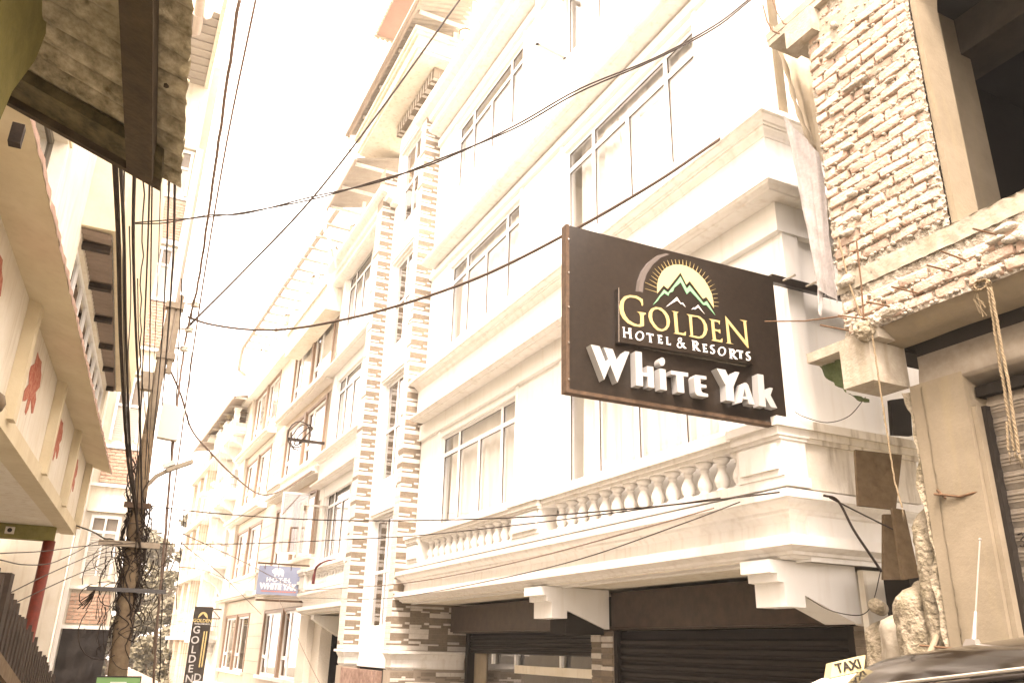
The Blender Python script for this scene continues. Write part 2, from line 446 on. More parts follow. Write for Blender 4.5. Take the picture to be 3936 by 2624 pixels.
TOPC = [(0, 12.74), (.16, 12.76), (.18, 12.84), (.30, 12.88), (.33, 12.98), (.46, 13.04), (.52, 13.10), (.52, 13.18), (0, 13.22)]
MB().mould(TOPC, XW, 15.62, 5.25, 6.7).build('roof_cornice', WHITEC, H)

# balcony balustrade
B = MB().box(5.02, 5.30, 5.05, 14.5, 2.846, 2.93).build('balustrade', WHITEC, H)
def rail(y0, y1, x0=5.0):
    m = MB()
    m.box(x0 + .05, x0 + .25, y0, y1, 3.262, 3.30); m.box(x0 + .02, x0 + .28, y0, y1, 3.30, 3.345); m.box(x0 - .01, x0 + .31, y0, y1, 3.345, 3.415)
    return m
for y0, y1, x0 in ((5.62, 9.42, 5.0), (10.22, 13.93, 5.0)): rail(y0, y1, x0).build('handrail', WHITEC, B)
for y0, y1 in ((5.06, 5.62), (9.42, 10.22), (13.93, 14.52)):
    m = MB().box(5.01, 5.28, y0, y1, 2.931, 3.24)
    m.box(4.985, 5.30, y0 - .01, y1 + .01, 3.24, 3.27); m.box(4.965, 5.32, y0 - .02, y1 + .02, 3.27, 3.345); m.box(4.935, 5.35, y0 - .05, y1 + .05, 3.345, 3.42)
    m.box(4.985, 5.01, y0 + .05, y1 - .05, 2.99, 3.215)
    m.build('pier', WHITEC, B)
m = MB().box(5.281, 6.7, 5.09, 5.25, 2.846, 3.24)
m.box(5.301, 6.7, 5.06, 5.28, 3.24, 3.28); m.box(5.321, 6.7, 5.04, 5.3, 3.28, 3.345); m.box(5.351, 6.7, 5.01, 5.33, 3.345, 3.42)
m.build('end_parapet', mat('stained_white', (.76, .72, .66), (.62, .56, .47), scale=3, rough=.75, bump=.15, stain=(.20, .14, .08), stainamt=.8), B)
prof = [(.062, 0), (.062, .03), (.05, .035), (.052, .05), (.072, .085), (.075, .115), (.064, .155), (.043, .20), (.036, .235), (.05, .245), (.05, .255), (.038, .262), (.06, .29), (.082, .305), (.082, .332)]
b0 = MB().lathe(prof, (0, 0, 0), 12)
me = b0.mesh('baluster', WHITEC)
for p in me.polygons: p.use_smooth = True
def balusters(parent, x, y0, y1, n, z):
    for i in range(n):
        o = bpy.data.objects.new('baluster', me); COL.objects.link(o); o.parent = parent
        o.location = WORLD[parent.name].inverted() @ Vector((x, y0 + (y1 - y0) * i / (n - 1), z)); WORLD[o.name] = WORLD[parent.name]
balusters(B, 5.15, 5.74, 9.06, 14, 2.93); balusters(B, 5.15, 10.42, 13.62, 13, 2.93)

# windows: frame > pane, curtain
def window(parent, x, y0, y1, z0, z1, mull, trans, half=None, curtain=True, name='window', fm=None, gask=True, drop=0):
    f = MB(); t = .032; d0, d1 = x, x + .06; fm = fm or WCLEAN
    for a, b in ((y0, y0 + .055), (y1 - .055, y1)): f.box(d0, d1, a, b, z0, z1)
    f.box(d0 + .001, d1 - .001, y0, y1, z0, z0 + .05); f.box(d0 + .001, d1 - .001, y0, y1, z1 - .05, z1)
    for q in mull:
        top = trans if (trans and half and q in half) else z1
        f.box(d0 - .002, d1 + .002, q - t, q + t, z0 + .01, top - .005)
    if trans: f.box(d0 + .002, d1 - .002, y0 + .01, y1 - .01, trans - .04, trans + .03)
    o = f.build(name, fm, parent)
    e = sorted([y0 + .05, *mull, y1 - .05])
    xm_ = x + .035
    for a, b in zip(e[:-1], e[1:]):
        MB().box(xm_, xm_ + .006, a, b, z0 + .04, (trans - .01) if trans else z1 - .04).build('pane', GLASS, o)
    gk = MB(); cells = [(a, b, z0 + .045, (trans - .035) if trans else z1 - .045) for a, b in zip(e[:-1], e[1:])]
    if trans: cells += [(a, b, trans + .03, z1 - .045) for a, b in zip([q for q in e if not (half and q in half)][:-1], [q for q in e if not (half and q in half)][1:])]
    for a, b, c0, c1 in cells:
        g0 = t if a > e[0] else .004; g1 = t if b < e[-1] else .004
        gk.box(x + .016, x + .034, b - g1 - .007, b - g1, c0, c1); gk.box(x + .016, x + .034, a + g0, b - g1, c1 - .007, c1)
    if gask: gk.build('gasket', mat('gasket_rubber', (.07, .055, .045), rough=.7), o)
    if trans:
        e2 = [q for q in e if not (half and q in half)]
        for a, b in zip(e2[:-1], e2[1:]):
            MB().box(xm_, xm_ + .006, a, b, trans, z1 - .04).build('pane', GLASS, o)
    if curtain:
        ph = RND.random() * 9; top = z1 - .03 - drop
        def cf(u, v):
            y = y0 + .1 + (y1 - y0 - .25) * u
            wv = .03 * math.sin(u * 62 + ph) + .018 * math.sin(u * 101 + 2 * ph) + .012 * math.sin(u * 23)
            return (x + .17 + wv * (.5 + .5 * (1 - v)), y, z0 + .01 + (top - z0) * v)
        c = MB().grid(cf, 150, 3).build('curtain', CURTAIN, o, smooth=True, recalc=False)
    return o
for i, (z0, z1) in enumerate(ROWS):
    window(H, 5.415, LW[0], LW[1], z0, z1, [11.48, 12.37, 13.25], z1 - .35, half=[12.37], drop=-.2 if i < 2 else .6)
    if i < 2: window(H, 5.415, RW[0], RW[1], z0, z1, [6.87, 7.75, 8.62], z1 - .35, half=[7.75], drop=-.2)
    else: window(H, 5.415, RW[0], RW[1], z0, z1, [6.87, 7.75, 8.45], z1 - .35, half=[7.75], drop=-.2)
    for a, b in (RW, LW):               # stepped surround
        m = MB(); k = .09
        MB().box(5.33, 5.359, a - k, a - .02, z0 - .03, z1 + .12).build('window_surround', WHITE, H); MB().box(5.33, 5.359, b + .02, b + k, z0 - .03, z1 + .12).build('window_surround', WHITE, H)
# the open casement of the top right window
w_ = window(H, 0, 0, .62, 0, 1.25, [], None, curtain=False, name='open_casement', fm=mat('casement_frame', (.50, .46, .42), rough=.4), gask=False)
def place(o, M):
    o.data.transform(WORLD[o.parent.name].inverted() @ M @ WORLD[o.parent.name])
    for c in o.children: c.data.transform(WORLD[o.parent.name].inverted() @ M @ WORLD[o.parent.name])
place(w_, Matrix.Translation((5.40, 9.33, 10.53)) @ Matrix.Rotation(math.radians(98), 4, 'Z'))

# stone-clad pillars
def course_rows(z0, z1, per=.287):
    out = []; z = z0; k = 0
    pat = [(.29, [(0, 1, 'w')]), (.10, [(0, .55, 't'), (.55, 1, 't')]), (.16, [(0, .62, 'w'), (.62, 1, 't')]), (.14, [(0, .74, 't'), (.74, 1, 'w')]), (.31, [(0, 1, 't')])]
    while z < z1 - .01:
        for h, segs in pat:
            hh = h * per
            if z + hh > z1 + .03: return out
            out.append((z, z + hh, segs)); z += hh
    return out
def face_stones(y, x0, x1, z0, z1, parent, kinds, per=.287, limit=999, seg=None):
    """stone strips on a wall face that looks towards -Y"""
    n = 0; W = MB(); T = MB(); cnt = 0
    for za, zb, segs in course_rows(z0, z1, per):
        for a, b, c in segs:
            L = x1 - x0; m_ = max(1, round(L / (seg or L)))
            for q in range(m_):
                xa, xb = x0 + L * (q + a) / m_, x0 + L * (q + b) / m_
                d = RND.uniform(.003, .009) * (1.2 if c == 'w' else .8); cc = c
                if m_ > 1 and RND.random() < .35: cc = 't' if c == 'w' else 'w'
                bx = (xa + .002, xb - .002, y - d, y + .02, za + .002, zb - .002)
                if cnt < limit:
                    MB().box(*bx).build('stone', STONE_W if cc == 'w' else STONE_T, parent, recalc=False)
                    cnt += 1
                else: (W if cc == 'w' else T).box(*bx)
    return W, T
def side_stones(x, y0, y1, z0, z1, W, T, per=.287):
    for za, zb, segs in course_rows(z0, z1, per):
        for a, b, c in segs:
            d = RND.uniform(.003, .007)
            (W if c == 'w' or RND.random() < .9 else T).box(x - d, x + .02, y0 + (y1 - y0) * a + .002, y0 + (y1 - y0) * b - .002, za + .002, zb - .002)
P1 = MB().box(5.0, 5.5, 15.12, 15.43, 1.46, 13.0).box(5.5, 6.55, 15.125, 15.43, -1.5, 2.3).box(5.02, 5.5, 15.13, 15.42, -1.5, 1.13).build('stone_pillar', JOINT, H)
W, T = face_stones(15.12, 5.0, 5.36, 1.47, 12.95, P1, None, limit=288)
side_stones(5.0, 15.12, 15.43, 1.47, 12.95, W, T)
W2, T2 = face_stones(15.12, 5.362, 6.52, 1.47, 2.26, P1, None, limit=0, seg=.42); W3, T3 = face_stones(15.13, 5.06, 6.52, -1.2, 1.12, P1, None, limit=0, seg=.3, per=.23)
for q in (W2, W3): W.add(q.v, q.f)
for q in (T2, T3): T.add(q.v, q.f)
W.build('pale_cladding', STONE_W, P1, kind='stuff', recalc=False); T.build('tan_cladding', STONE_T, P1, kind='stuff', recalc=False)
P2 = MB().box(5.0, 5.5, 18.24, 18.70, 1.46, 13.4).box(5.02, 5.5, 18.25, 18.69, -2, 1.13).build('stone_pillar', JOINT, H)
W, T = face_stones(18.24, 5.0, 5.34, 1.47, 13.3, P2, None, limit=0)
side_stones(5.0, 18.24, 18.70, 1.47, 12.2, W, T)
W.build('pale_cladding', STONE_W, P2, kind='stuff', recalc=False); T.build('tan_cladding', STONE_T, P2, kind='stuff', recalc=False)
# white plinth bands under the pillars
PL = [(0, 1.13), (.27, 1.13), (.31, 1.18), (.30, 1.30), (.34, 1.36), (.36, 1.40), (.41, 1.41), (.41, 1.455), (0, 1.47)]
MB().mould(PL, XW, 15.46, 15.41, 6.48).build('plinth_band', WHITEC, H)
MB().mould(PL, XW, 18.76, 18.53, 5.5).build('plinth_band', WHITEC, H)
# stair bay between the pillars
BW = [(1.88, 4.12), (4.97, 7.25), (8.15, 10.36), (11.4, 13.6)]
MB().shell(5.34, 15.43, 18.24, 1.13, 14.6, [(16.35, 17.75, a, b) for a, b in BW], .14).build('stair_bay_wall', WHITE, H)
m = MB().box(5.7, 6.3, 15.45, 18.22, 1.2, 14.6)
m.build('stair_bay_lining', CREAM, H)
for a, b in BW:
    zt = (a + b) / 2
    f = MB()
    for q in (16.35, 17.0, 17.70): f.box(5.40, 5.45, q, q + .05, a, b)
    f.box(5.402, 5.448, 16.35, 17.75, a, a + .05); f.box(5.402, 5.448, 16.35, 17.75, b - .05, b); f.box(5.398, 5.452, 16.36, 17.74, zt - .03, zt + .03)
    o = f.build('stair_window', WCLEAN, H)
    for y0, y1 in ((16.4, 17.0), (17.05, 17.7)):
        for c, d in ((a + .05, zt - .03), (zt + .03, b - .05)): MB().box(5.42, 5.426, y0, y1, c, d).build('pane', GLASSD, o)
    MB().box(5.24, 5.339, 16.25, 17.9, b + .10, b + .16).box(5.27, 5.339, 16.25, 17.88, b + .04, b + .10).build('window_hood', WHITEC, H)
# stone lintel and the deep white box cornice over the stair bay
L_ = MB().box(5.2, 5.52, 15.44, 18.23, 14.42, 14.70).build('stone_lintel', JOINT, H)
W, T = MB(), MB()
for i in range(30):
    y = 15.46 + i * .092; (W if i % 2 else T).box(5.19, 5.2, y, y + .088, 14.43, 14.69)
    (T if RND.random() < .6 else W).box(5.21, 5.36, y, y + .088, 14.405, 14.42); (W if RND.random() < .4 else T).box(5.36, 5.5, y, y + .088, 14.402, 14.42)
W.build('pale_cladding', STONE_W, L_, kind='stuff', recalc=False); T.build('tan_cladding', STONE_T, L_, kind='stuff', recalc=False)
m = MB().box(4.66, 6.2, 15.1, 20.05, 14.72, 14.80).box(4.60, 6.2, 15.04, 20.1, 14.80, 14.90).box(4.63, 6.2, 15.07, 20.07, 14.90, 15.16).box(4.56, 6.2, 15.0, 20.14, 15.16, 15.24).box(4.5, 6.2, 14.94, 20.2, 15.24, 15.32)
m.build('box_cornice', CREAM, H)
# corrugated eaves over the terrace
def corr_roof(y0, y1, x0, x1, z0, rise, pitch=.16, amp=.02, along='x'):
    n = int((y1 - y0) / pitch * 6)
    return MB().grid(lambda u, v: (x0 + (x1 - x0) * v, y0 + (y1 - y0) * u, z0 + rise * v + amp * math.sin((y0 + (y1 - y0) * u) / pitch * 6.283)), n, 1)
o = corr_roof(13.2, 20.4, 4.42, 6.4, 15.55, .55).build('terrace_roof', ROOFG, H, recalc=False)
MB().box(4.36, 4.42, 13.2, 20.4, 15.46, 15.62).box(4.28, 4.36, 13.2, 20.45, 15.50, 15.56).build('gutter', ROOFB, o)
for y in (13.3, 14.7, 16.2, 17.8, 19.3): MB().box(4.5, 6.3, y, y + .07, 15.5, 15.57).build('rafter', WHITEC, o)
m = MB()
for y in (13.9, 15.05): MB().box(5.5, 5.6, y, y + .1, 13.2, 15.6).build('terrace_post', WHITEC, H)
m = MB().tube([(4.4, 20.42, 15.5), (4.4, 20.5, 15.2), (4.62, 20.45, 14.9), (4.66, 20.2, 14.6)], .05, 8); m.build('rain_pipe', WHITEC, H, smooth=True)
# upper roof with the pink soffit
o = MB().box(4.28, 5.6, 12.5, 17.88, 17.23, 17.27).build('upper_roof', ROOFP, H)
m = MB().box(4.22, 4.28, 12.5, 17.94, 17.17, 17.36).box(4.28, 5.6, 17.88, 17.94, 17.18, 17.36)
for i in range(40): m.box(4.225, 4.275, 12.6 + i * .135, 12.68 + i * .135, 17.11, 17.17)
for i in range(9): m.box(4.3 + i * .14, 4.38 + i * .14, 17.885, 17.935, 17.12, 17.18)
m.build('lace_trim', CREAM, o)
MB().box(5.5, 6.2, 12.5, 17.8, 15.9, 17.2).build('penthouse_wall', CREAM, H)
def lantern(parent, x, y, z, s=.14, up=True):
    m = MB().lathe([(.03 * s / .14, 0), (.5 * s, .25 * s), (.75 * s, .9 * s), (.8 * s, 1.5 * s), (.2 * s, 1.9 * s), (.1 * s, 2.2 * s)], (x, y, z), 8)
    o = m.build('lantern', LANT, parent, smooth=False)
    MB().lathe([(.9 * s, 1.5 * s), (.85 * s, 1.62 * s), (.25 * s, 2.0 * s), (.08 * s, 2.35 * s)], (x, y, z + .003), 8).build('cap', BRONZE, o); MB().tube([(x, y, z), (x, y, z - .6 * s)], .12 * s, 6).build('stem', BRONZE, o)
lantern(H, 5.38, 13.95, 14.4, .17)

# left bay beyond the pillars
LB = [(3.66, 5.45), (6.9, 8.72), (10.3, 12.0)]
MB().shell(5.34, 18.70, 23.2, 2.26, 13.0, [(20.05, 22.55, a, b) for a, b in LB], .16).build('left_bay_wall', WHITE, H)
MB().box(5.34, 6.1, 23.1, 23.25, 2.3, 12.6).build('left_bay_end', WHITE, H)
for i, (a, b) in enumerate(LB):
    window(H, 5.40, 20.05, 22.55, a, b, [20.35, 21.05, 21.85], b - .38, half=[21.05], drop=-.2 if i < 2 else .6)
    MB().box(5.28, 5.339, 22.62, 22.9, a - .4, b + .15).build('window_pilaster', WHITE, H)
def mouldL(prof, dz, y1=23.3):
    return MB().mould(shift(prof, dz), XW, y1, None, None, 18.72)
MB().mould(CAN, XW, 23.35, None, None, 18.72).build('balcony_cornice', WHITEC, H)
MB().box(5.17, 6.3, 18.72, 23.3, 2.283, 2.33).build('balcony_soffit', CREAM, H)
mouldL(LEDGE, 0).build('window_ledge', WHITEC, H); mouldL(BAND, 0).build('string_course', WHITEC, H)
mouldL(BAND, 3.38).build('string_course', WHITEC, H); mouldL(BAND, 6.3).build('string_course', WHITEC, H)
mouldL(PANEL, 0, 23.25).build('ledge_panel', WHITE, H); mouldL(SPAN, 0, 23.2).build('spandrel_panel', WHITE, H)
MB().mould(shift(TOPC, -.5), XW, 23.6, None, None, 17.95).build('roof_cornice', WHITEC, H)
B2 = MB().box(5.02, 5.30, 18.9, 23.2, 2.846, 2.93).build('balustrade', WHITEC, H)
rail(18.9, 22.7).build('handrail', WHITEC, B2)
m = MB().box(5.01, 5.28, 22.7, 23.28, 2.931, 3.27).box(4.965, 5.32, 22.66, 23.3, 3.27, 3.345).box(4.935, 5.35, 22.62, 23.34, 3.345, 3.42).build('pier', WHITEC, B2)
balusters(B2, 5.15, 19.2, 22.5, 13, 2.93)
def house_open(y, z0, z1, wdt, rz, lbl=None):
    o = window(H, 0, 0, wdt, 0, z1 - z0, [], None, curtain=False, name='open_casement', fm=mat('casement_frame', (.50, .46, .42), rough=.4), gask=False)
    place(o, Matrix.Translation((5.40, y, z0)) @ Matrix.Rotation(math.radians(rz), 4, 'Z'))
house_open(22.5, 3.68, 5.1, .75, 100)
MB().box(5.47, 5.52, 21.95, 22.16, 3.7, 5.05).build('red_curtain', REDC, H)
# second terrace roof above the left bay
o = corr_roof(19.4, 22.5, 4.45, 6.2, 14.2, .5).build('terrace_roof', ROOFG, H, recalc=False)
MB().box(4.39, 4.45, 19.3, 22.55, 14.08, 14.26).build('gutter', ROOFB, o)
for y in (19.6, 21.0, 22.3): MB().box(4.5, 6.1, y, y + .08, 14.12, 14.2).build('rafter', WHITEC, o)
MB().tube([(4.42, 22.5, 14.1), (4.42, 22.5, 13.4), (4.8, 22.5, 12.8), (4.9, 22.5, 12.2)], .05, 8).build('rain_pipe', WHITEC, H, smooth=True)
MB().box(5.3, 5.4, 21.6, 21.7, 12.6, 14.2).build('terrace_post', WHITEC, H)
lantern(H, 5.2, 22.0, 13.2, .17); lantern(H, 4.95, 23.0, 12.75, .2)

# shop level under the balcony
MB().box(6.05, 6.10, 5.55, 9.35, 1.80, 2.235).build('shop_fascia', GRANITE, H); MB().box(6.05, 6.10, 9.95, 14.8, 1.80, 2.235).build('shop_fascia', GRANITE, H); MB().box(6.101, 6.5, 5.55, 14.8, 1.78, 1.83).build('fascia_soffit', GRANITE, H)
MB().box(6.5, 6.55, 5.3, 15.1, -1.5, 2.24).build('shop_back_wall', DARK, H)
def shutter(parent, x, y0, y1, z0, z1, pitch, m, name='roller_shutter', dp=1.0):
    s = MB().box(x + .02, x + .03, y0, y1, z0, z1).build(name, m, parent)
    me = None; n = int((z1 - z0) / pitch)
    prof = [(0, 0), (-.022 * dp, pitch * .25), (-.024 * dp, pitch * .62), (-.006 * dp, pitch * .8), (-.004 * dp, pitch * .97), (.012, pitch * .98), (.012, .01 * pitch)]
    q = MB().ext([(x + .005 + a, y0, z) for a, z in prof], (0, y1 - y0, 0))
    me = q.mesh('slat', m, WORLD[parent.name].inverted())
    for i in range(n):
        o = bpy.data.objects.new('slat', me); COL.objects.link(o); o.parent = s; o.location = (0, 0, z0 + i * pitch); WORLD[o.name] = WORLD[parent.name]
    return s
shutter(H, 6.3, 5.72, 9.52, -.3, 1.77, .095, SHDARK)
for a, b in ((9.52, 9.60), (5.62, 5.72)): MB().box(6.24, 6.4, a, b, -.5, 1.78).build('shutter_guide', DARK, H)
# stone strip between the shops
PC = MB().box(6.25, 6.5, 9.62, 10.16, -.6, 1.79).build('shop_pillar', JOINT, H)
z = -.4
while z < 1.74:
    for a, b in ((9.63, 9.9), (9.9, 10.15)):
        q = RND.random(); h = RND.choice([.05, .07])
        MB().box(6.235 - RND.uniform(0, .012), 6.25, a + .003, b - .003, z, z + h - .004).build('stone', STONE_W if q < .3 else STONE_T, PC, recalc=False)
    z += .0705
PE = MB().box(6.2, 6.5, 5.2, 5.6, -.6, 1.79).build('shop_pillar', JOINT, H)
z = -.3
while z < 1.74:
    MB().box(6.19, 6.2, 5.203, 5.597, z, z + .066).box(6.21, 6.5, 5.188, 5.2, z, z + .066).build('stone', STONE_W if RND.random() < .22 else STONE_T, PE, recalc=False); z += .0705
# left shop: half-raised shutter, boards and glass
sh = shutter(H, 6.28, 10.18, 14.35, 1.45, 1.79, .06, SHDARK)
MB().box(6.22, 6.4, 14.35, 14.45, -.6, 1.8).build('shutter_guide', DARK, H)
MB().box(6.30, 6.34, 10.17, 12.62, 1.17, 1.29).build('wood_rail', CREAM, H)
for y in (12.58, 13.45, 11.1): MB().box(6.30, 6.35, y, y + .05, 1.29, 1.46).build('upright', WCLEAN, H)
MB().box(6.36, 6.4, 13.85, 14.35, -.6, 1.46).build('door_panel', PLAST, H)
MB().box(6.38, 6.386, 10.18, 13.85, -.6, 1.46).build('shop_glass', GLASSD, H)
# balcony brackets
def bracket(y0, y1, name):
    pts = [(5.06, 2.275), (5.06, 2.17), (5.14, 2.165), (5.14, 2.10), (5.21, 2.095), (5.21, 1.90), (5.43, 1.90), (5.43, 2.0), (6.0, 1.79), (6.06, 1.79), (6.06, 2.275)]
    MB().ext([(x, y0, z) for x, z in pts], (0, y1 - y0, 0)).build(name, WHITE, H)
bracket(9.42, 9.9, 'bracket')
bracket(5.38, 5.74, 'bracket')
MB().box(5.43, 6.0, 9.46, 9.86, 1.72, 1.98).build('bracket_core', DARK, H)
# end wall below and beside the balcony corner
MB().quad((5.44, 5.39, 2.23), (6.7, 5.39, 2.23), (6.7, 5.39, 1.72), (6.0, 5.39, 1.78)).build('end_gusset', CREAM, H, recalc=False)
MB().box(6.06, 9, 5.3, 5.36, -1, 2.24).build('side_wall', CREAM, H)
# pebble-dashed ground floor of the left bay
MB().box(5.5, 5.8, 22.3, 23.3, -2.5, 2.24).build('pebble_pilaster', PEBBLE, H)
MB().box(6.25, 6.4, 18.8, 22.2, -2.5, 2.24).build('mossy_back_wall', mat('mossy_wall', (.30, .25, .12), (.12, .10, .04), scale=3, rough=.95, bump=.5), H)
MB().ext([(5.2, 22.0, 2.24), (5.2, 22.0, 2.15), (5.9, 22.0, 1.75), (6.0, 22.0, 1.75), (6.0, 22.0, 2.24)], (0, .3, 0)).build('bracket', WHITE, H)
MB().ext([(5.2, 19.2, 2.24), (5.2, 19.2, 2.15), (5.9, 19.2, 1.75), (6.0, 19.2, 1.75), (6.0, 19.2, 2.24)], (0, .3, 0)).build('bracket', WHITE, H)
MB().tube([(5.9, 20.6, 2.2), (5.9, 20.6, -2)], .07, 8).build('drain_pipe', CREAM, H)
MB().box(5.0, 5.06, 15.6, 18.2, .62, 1.1).build('cloth_valance', AWCL, H)
m = MB()
for i in range(26): m.box(4.98, 5.0, 15.62 + i * .1, 15.67 + i * .1, .6 + RND.uniform(0, .08), 1.1)
m.build('cloth_fold', AWCL, H)
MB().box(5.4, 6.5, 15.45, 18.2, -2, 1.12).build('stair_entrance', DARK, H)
MB().tube([(5.5, 5.08, 6.62), (5.5, 5.08, 13)], .045, 10).build('waste_pipe', PLAST, H, smooth=True)

# ------------------------------------------------------------------ main sign board on the hotel corner
SNX, SNY = 2.967, 5.14
SN = Vector((.03, 1, 0)).normalized()                 # board plane: turned slightly towards the street
SU = Vector((1, -.03, 0)).normalized()
SG = thing('hotel_sign_board', 'large dark hotel sign with raised white letters and gold sun-and-mountain logo', 'sign', (SNX, SNY, 3.36))
def sp(x, z, d=0): return Vector((SNX, SNY, 0)) + SU * (x - SNX) - SN * d + Vector((0, 0, z))
def sbox(m, x0, x1, z0, z1, d0, d1):
    return m.hexa([sp(x0, z0, d0), sp(x1, z0, d0), sp(x1, z0, d1), sp(x0, z0, d1), sp(x0, z1, d0), sp(x1, z1, d0), sp(x1, z1, d1), sp(x0, z1, d1)])
sbox(MB(), 2.985, 5.115, 3.375, 4.782, -.05, 0).build('panel', BLACKS, SG)
m = MB(); sbox(m, 2.955, 2.984, 3.345, 4.79, -.075, .004); sbox(m, 2.985, 5.115, 3.345, 3.374, -.075, .004); m.build('edge_angle', RUST, SG)
m = MB()
for z in (3.45, 3.75, 4.05, 4.35, 4.65): m.tube([sp(2.975, z, .0), sp(2.975, z, .012)], .008, 6)
m.build('rivet', CHROME, SG)
def trace(pts, o, s, d): return [on(o[0] + x * s, o[1] + y * s, SN, sp(SNX, 4, d)) for x, y in pts]
def letter(parent, name, m, o, s, d0, d1, outer, *holes):
    P = trace(outer, o, s, d1); Hs = [trace(h, o, s, d1) for h in holes]
    return MB().ext(P, SN * (d1 - d0), Hs).build(name, m, parent)
Z1 = (2230, 1300); Z2 = (2600, 1360); ZS = 410 / 2352
dW = (.002, .078)
letter(SG, 'letter', LETR, Z1, ZS, *dW, [(235, 135), (430, 175), (560, 510), (620, 460), (520, 195), (720, 240), (830, 545), (990, 285), (1085, 300), (825, 970), (812, 962), (665, 580), (530, 910)])
letter(SG, 'letter', LETR, Z1, ZS, *dW, [(1215, 280), (1358, 305), (1375, 745), (1482, 765), (1475, 605), (1615, 630), (1640, 1095), (1505, 1068), (1490, 848), (1382, 825), (1392, 1055), (1237, 1033)])
i_ = letter(SG, 'letter', LETR, Z1, ZS, *dW, [(1750, 660), (1885, 685), (1912, 1145), (1772, 1118)])
letter(SG, 'letter_dot', LETR, Z1, ZS, *dW, [(1808 + 64 * math.cos(t * .39), 513 + 92 * math.sin(t * .39)) for t in range(16)])
letter(SG, 'letter', LETR, Z2, ZS, *dW, [(-122, 361), (258, 415), (258, 500), (155, 485), (178, 856), (27, 836), (-2, 461), (-117, 446)])
letter(SG, 'letter', LETR, Z2, ZS, *dW, [(425, 458), (660, 490), (664, 562), (528, 543), (535, 657), (662, 685), (665, 745), (545, 738), (552, 812), (580, 850), (698, 880), (700, 945), (480, 917), (432, 885), (412, 830), (385, 520), (398, 480)])
letter(SG, 'letter', LETR, Z2, ZS, *dW, [(885, 315), (1080, 348), (1170, 540), (1300, 390), (1388, 403), (1258, 720), (1280, 1045), (1100, 1015), (1085, 690)])
letter(SG, 'letter', LETR, Z2, ZS, *dW, [(1510, 630), (1552, 640), (1588, 685), (1735, 1122), (1600, 1098), (1575, 1005), (1462, 985), (1450, 1062), (1345, 1082), (1440, 700), (1470, 648)], [(1505, 760), (1472, 932), (1548, 945)])
letter(SG, 'letter', LETR, Z2, ZS, *dW, [(1790, 438), (1918, 460), (1942, 790), (2060, 740), (2128, 752), (2075, 905), (2222, 1192), (2085, 1165), (1962, 950), (1975, 1165), (1830, 1140)])
# raised logo box
LG = letter(SG, 'logo_box', BLACKS, (2100, 820), 1000 / 1889, .001, .06, [(524, 540), (705, 578), (712, 500), (735, 430), (775, 370), (830, 322), (900, 296), (980, 300), (1060, 335), (1130, 395), (1190, 475), (1230, 560), (1255, 650), (1268, 722), (1480, 775), (1502, 1090), (525, 932)])
letter(SG, 'trim_strip', CHROME, (2100, 820), 1000 / 1889, .001, .012, [(590, 952), (1460, 1106), (1452, 1112), (588, 958)])
letter(SG, 'trim_strip', CHROME, (2100, 820), 1000 / 1889, .056, .062, [(524, 540), (529, 541), (530, 932), (525, 932)])
letter(SG, 'arc_sheen', mat('arc_sheen', (.13, .11, .10), rough=.4), (2100, 820), 1000 / 1889, .001, .05, [(668, 566), (680, 480), (706, 410), (748, 350), (805, 305), (868, 290), (900, 297), (832, 322), (777, 370), (737, 430), (714, 500), (706, 574)])  # lighter strip painted for the reflection on the hump's side face
Z3 = (2420, 950); S3 = .3125; dL = (.061, .066)
letter(LG, 'sun_disc', SUNY, Z3, S3, *dL, [(343, 565), (340, 480), (355, 390), (400, 300), (460, 245), (540, 215), (620, 212), (700, 230), (780, 270), (850, 325), (920, 400), (970, 480), (1010, 570), (1030, 660), (1038, 748), (945, 612), (905, 635), (740, 415), (700, 460), (627, 312), (470, 512), (420, 470)])
letter(LG, 'green_ridge', MINT, Z3, S3, *dL, [(290, 708), (425, 520), (475, 560), (627, 360), (705, 510), (740, 468), (910, 685), (950, 660), (1055, 835), (945, 710), (910, 712), (750, 540), (735, 545), (705, 578), (628, 430), (610, 450), (550, 500), (535, 545), (490, 560), (480, 597), (430, 565), (375, 615), (350, 655)])
letter(LG, 'white_ridge', LETW, Z3, S3, *dL, [(450, 732), (583, 612), (630, 685), (655, 680), (690, 735), (650, 697), (635, 700), (588, 650)])
letter(LG, 'white_ridge', LETW, Z3, S3, *dL, [(760, 765), (790, 740), (805, 748), (843, 708), (925, 820), (845, 735), (808, 765), (792, 757)])
m = MB()
for a, b, c, d in ((335, 551, 190, 508), (333, 497, 190, 430), (337, 450, 245, 395), (340, 405, 268, 350), (357, 367, 285, 305), (375, 330, 310, 262), (400, 297, 350, 235), (428, 268, 390, 208), (460, 243, 420, 175), (493, 228, 465, 158), (535, 212, 513, 152), (573, 207, 560, 150), (615, 205, 608, 150), (658, 212, 655, 152), (698, 225, 700, 165), (740, 245, 748, 178), (780, 265, 797, 205), (820, 295, 843, 232), (853, 328, 885, 270), (888, 365, 930, 305), (922, 402, 972, 352), (953, 447, 1005, 403), (980, 490, 1045, 452), (1003, 535, 1060, 512), (1020, 580, 1085, 570), (1035, 628, 1085, 625), (1040, 675, 1100, 678), (1045, 720, 1095, 728)):
    L = math.hypot(c - a, d - b); nx, ny = -(d - b) / L * 2.6, (c - a) / L * 2.6
    P = trace([(a + nx, b + ny), (c + nx * .3, d + ny * .3), (c - nx * .3, d - ny * .3), (a - nx, b - ny)], Z3, S3, .064)
    m.ext(P, SN * .003)
m.build('sun_rays', GOLD, LG)
Z4 = (2340, 1110); S4 = 300 / 1344; Z5 = (2600, 1160); S5 = 320 / 1195
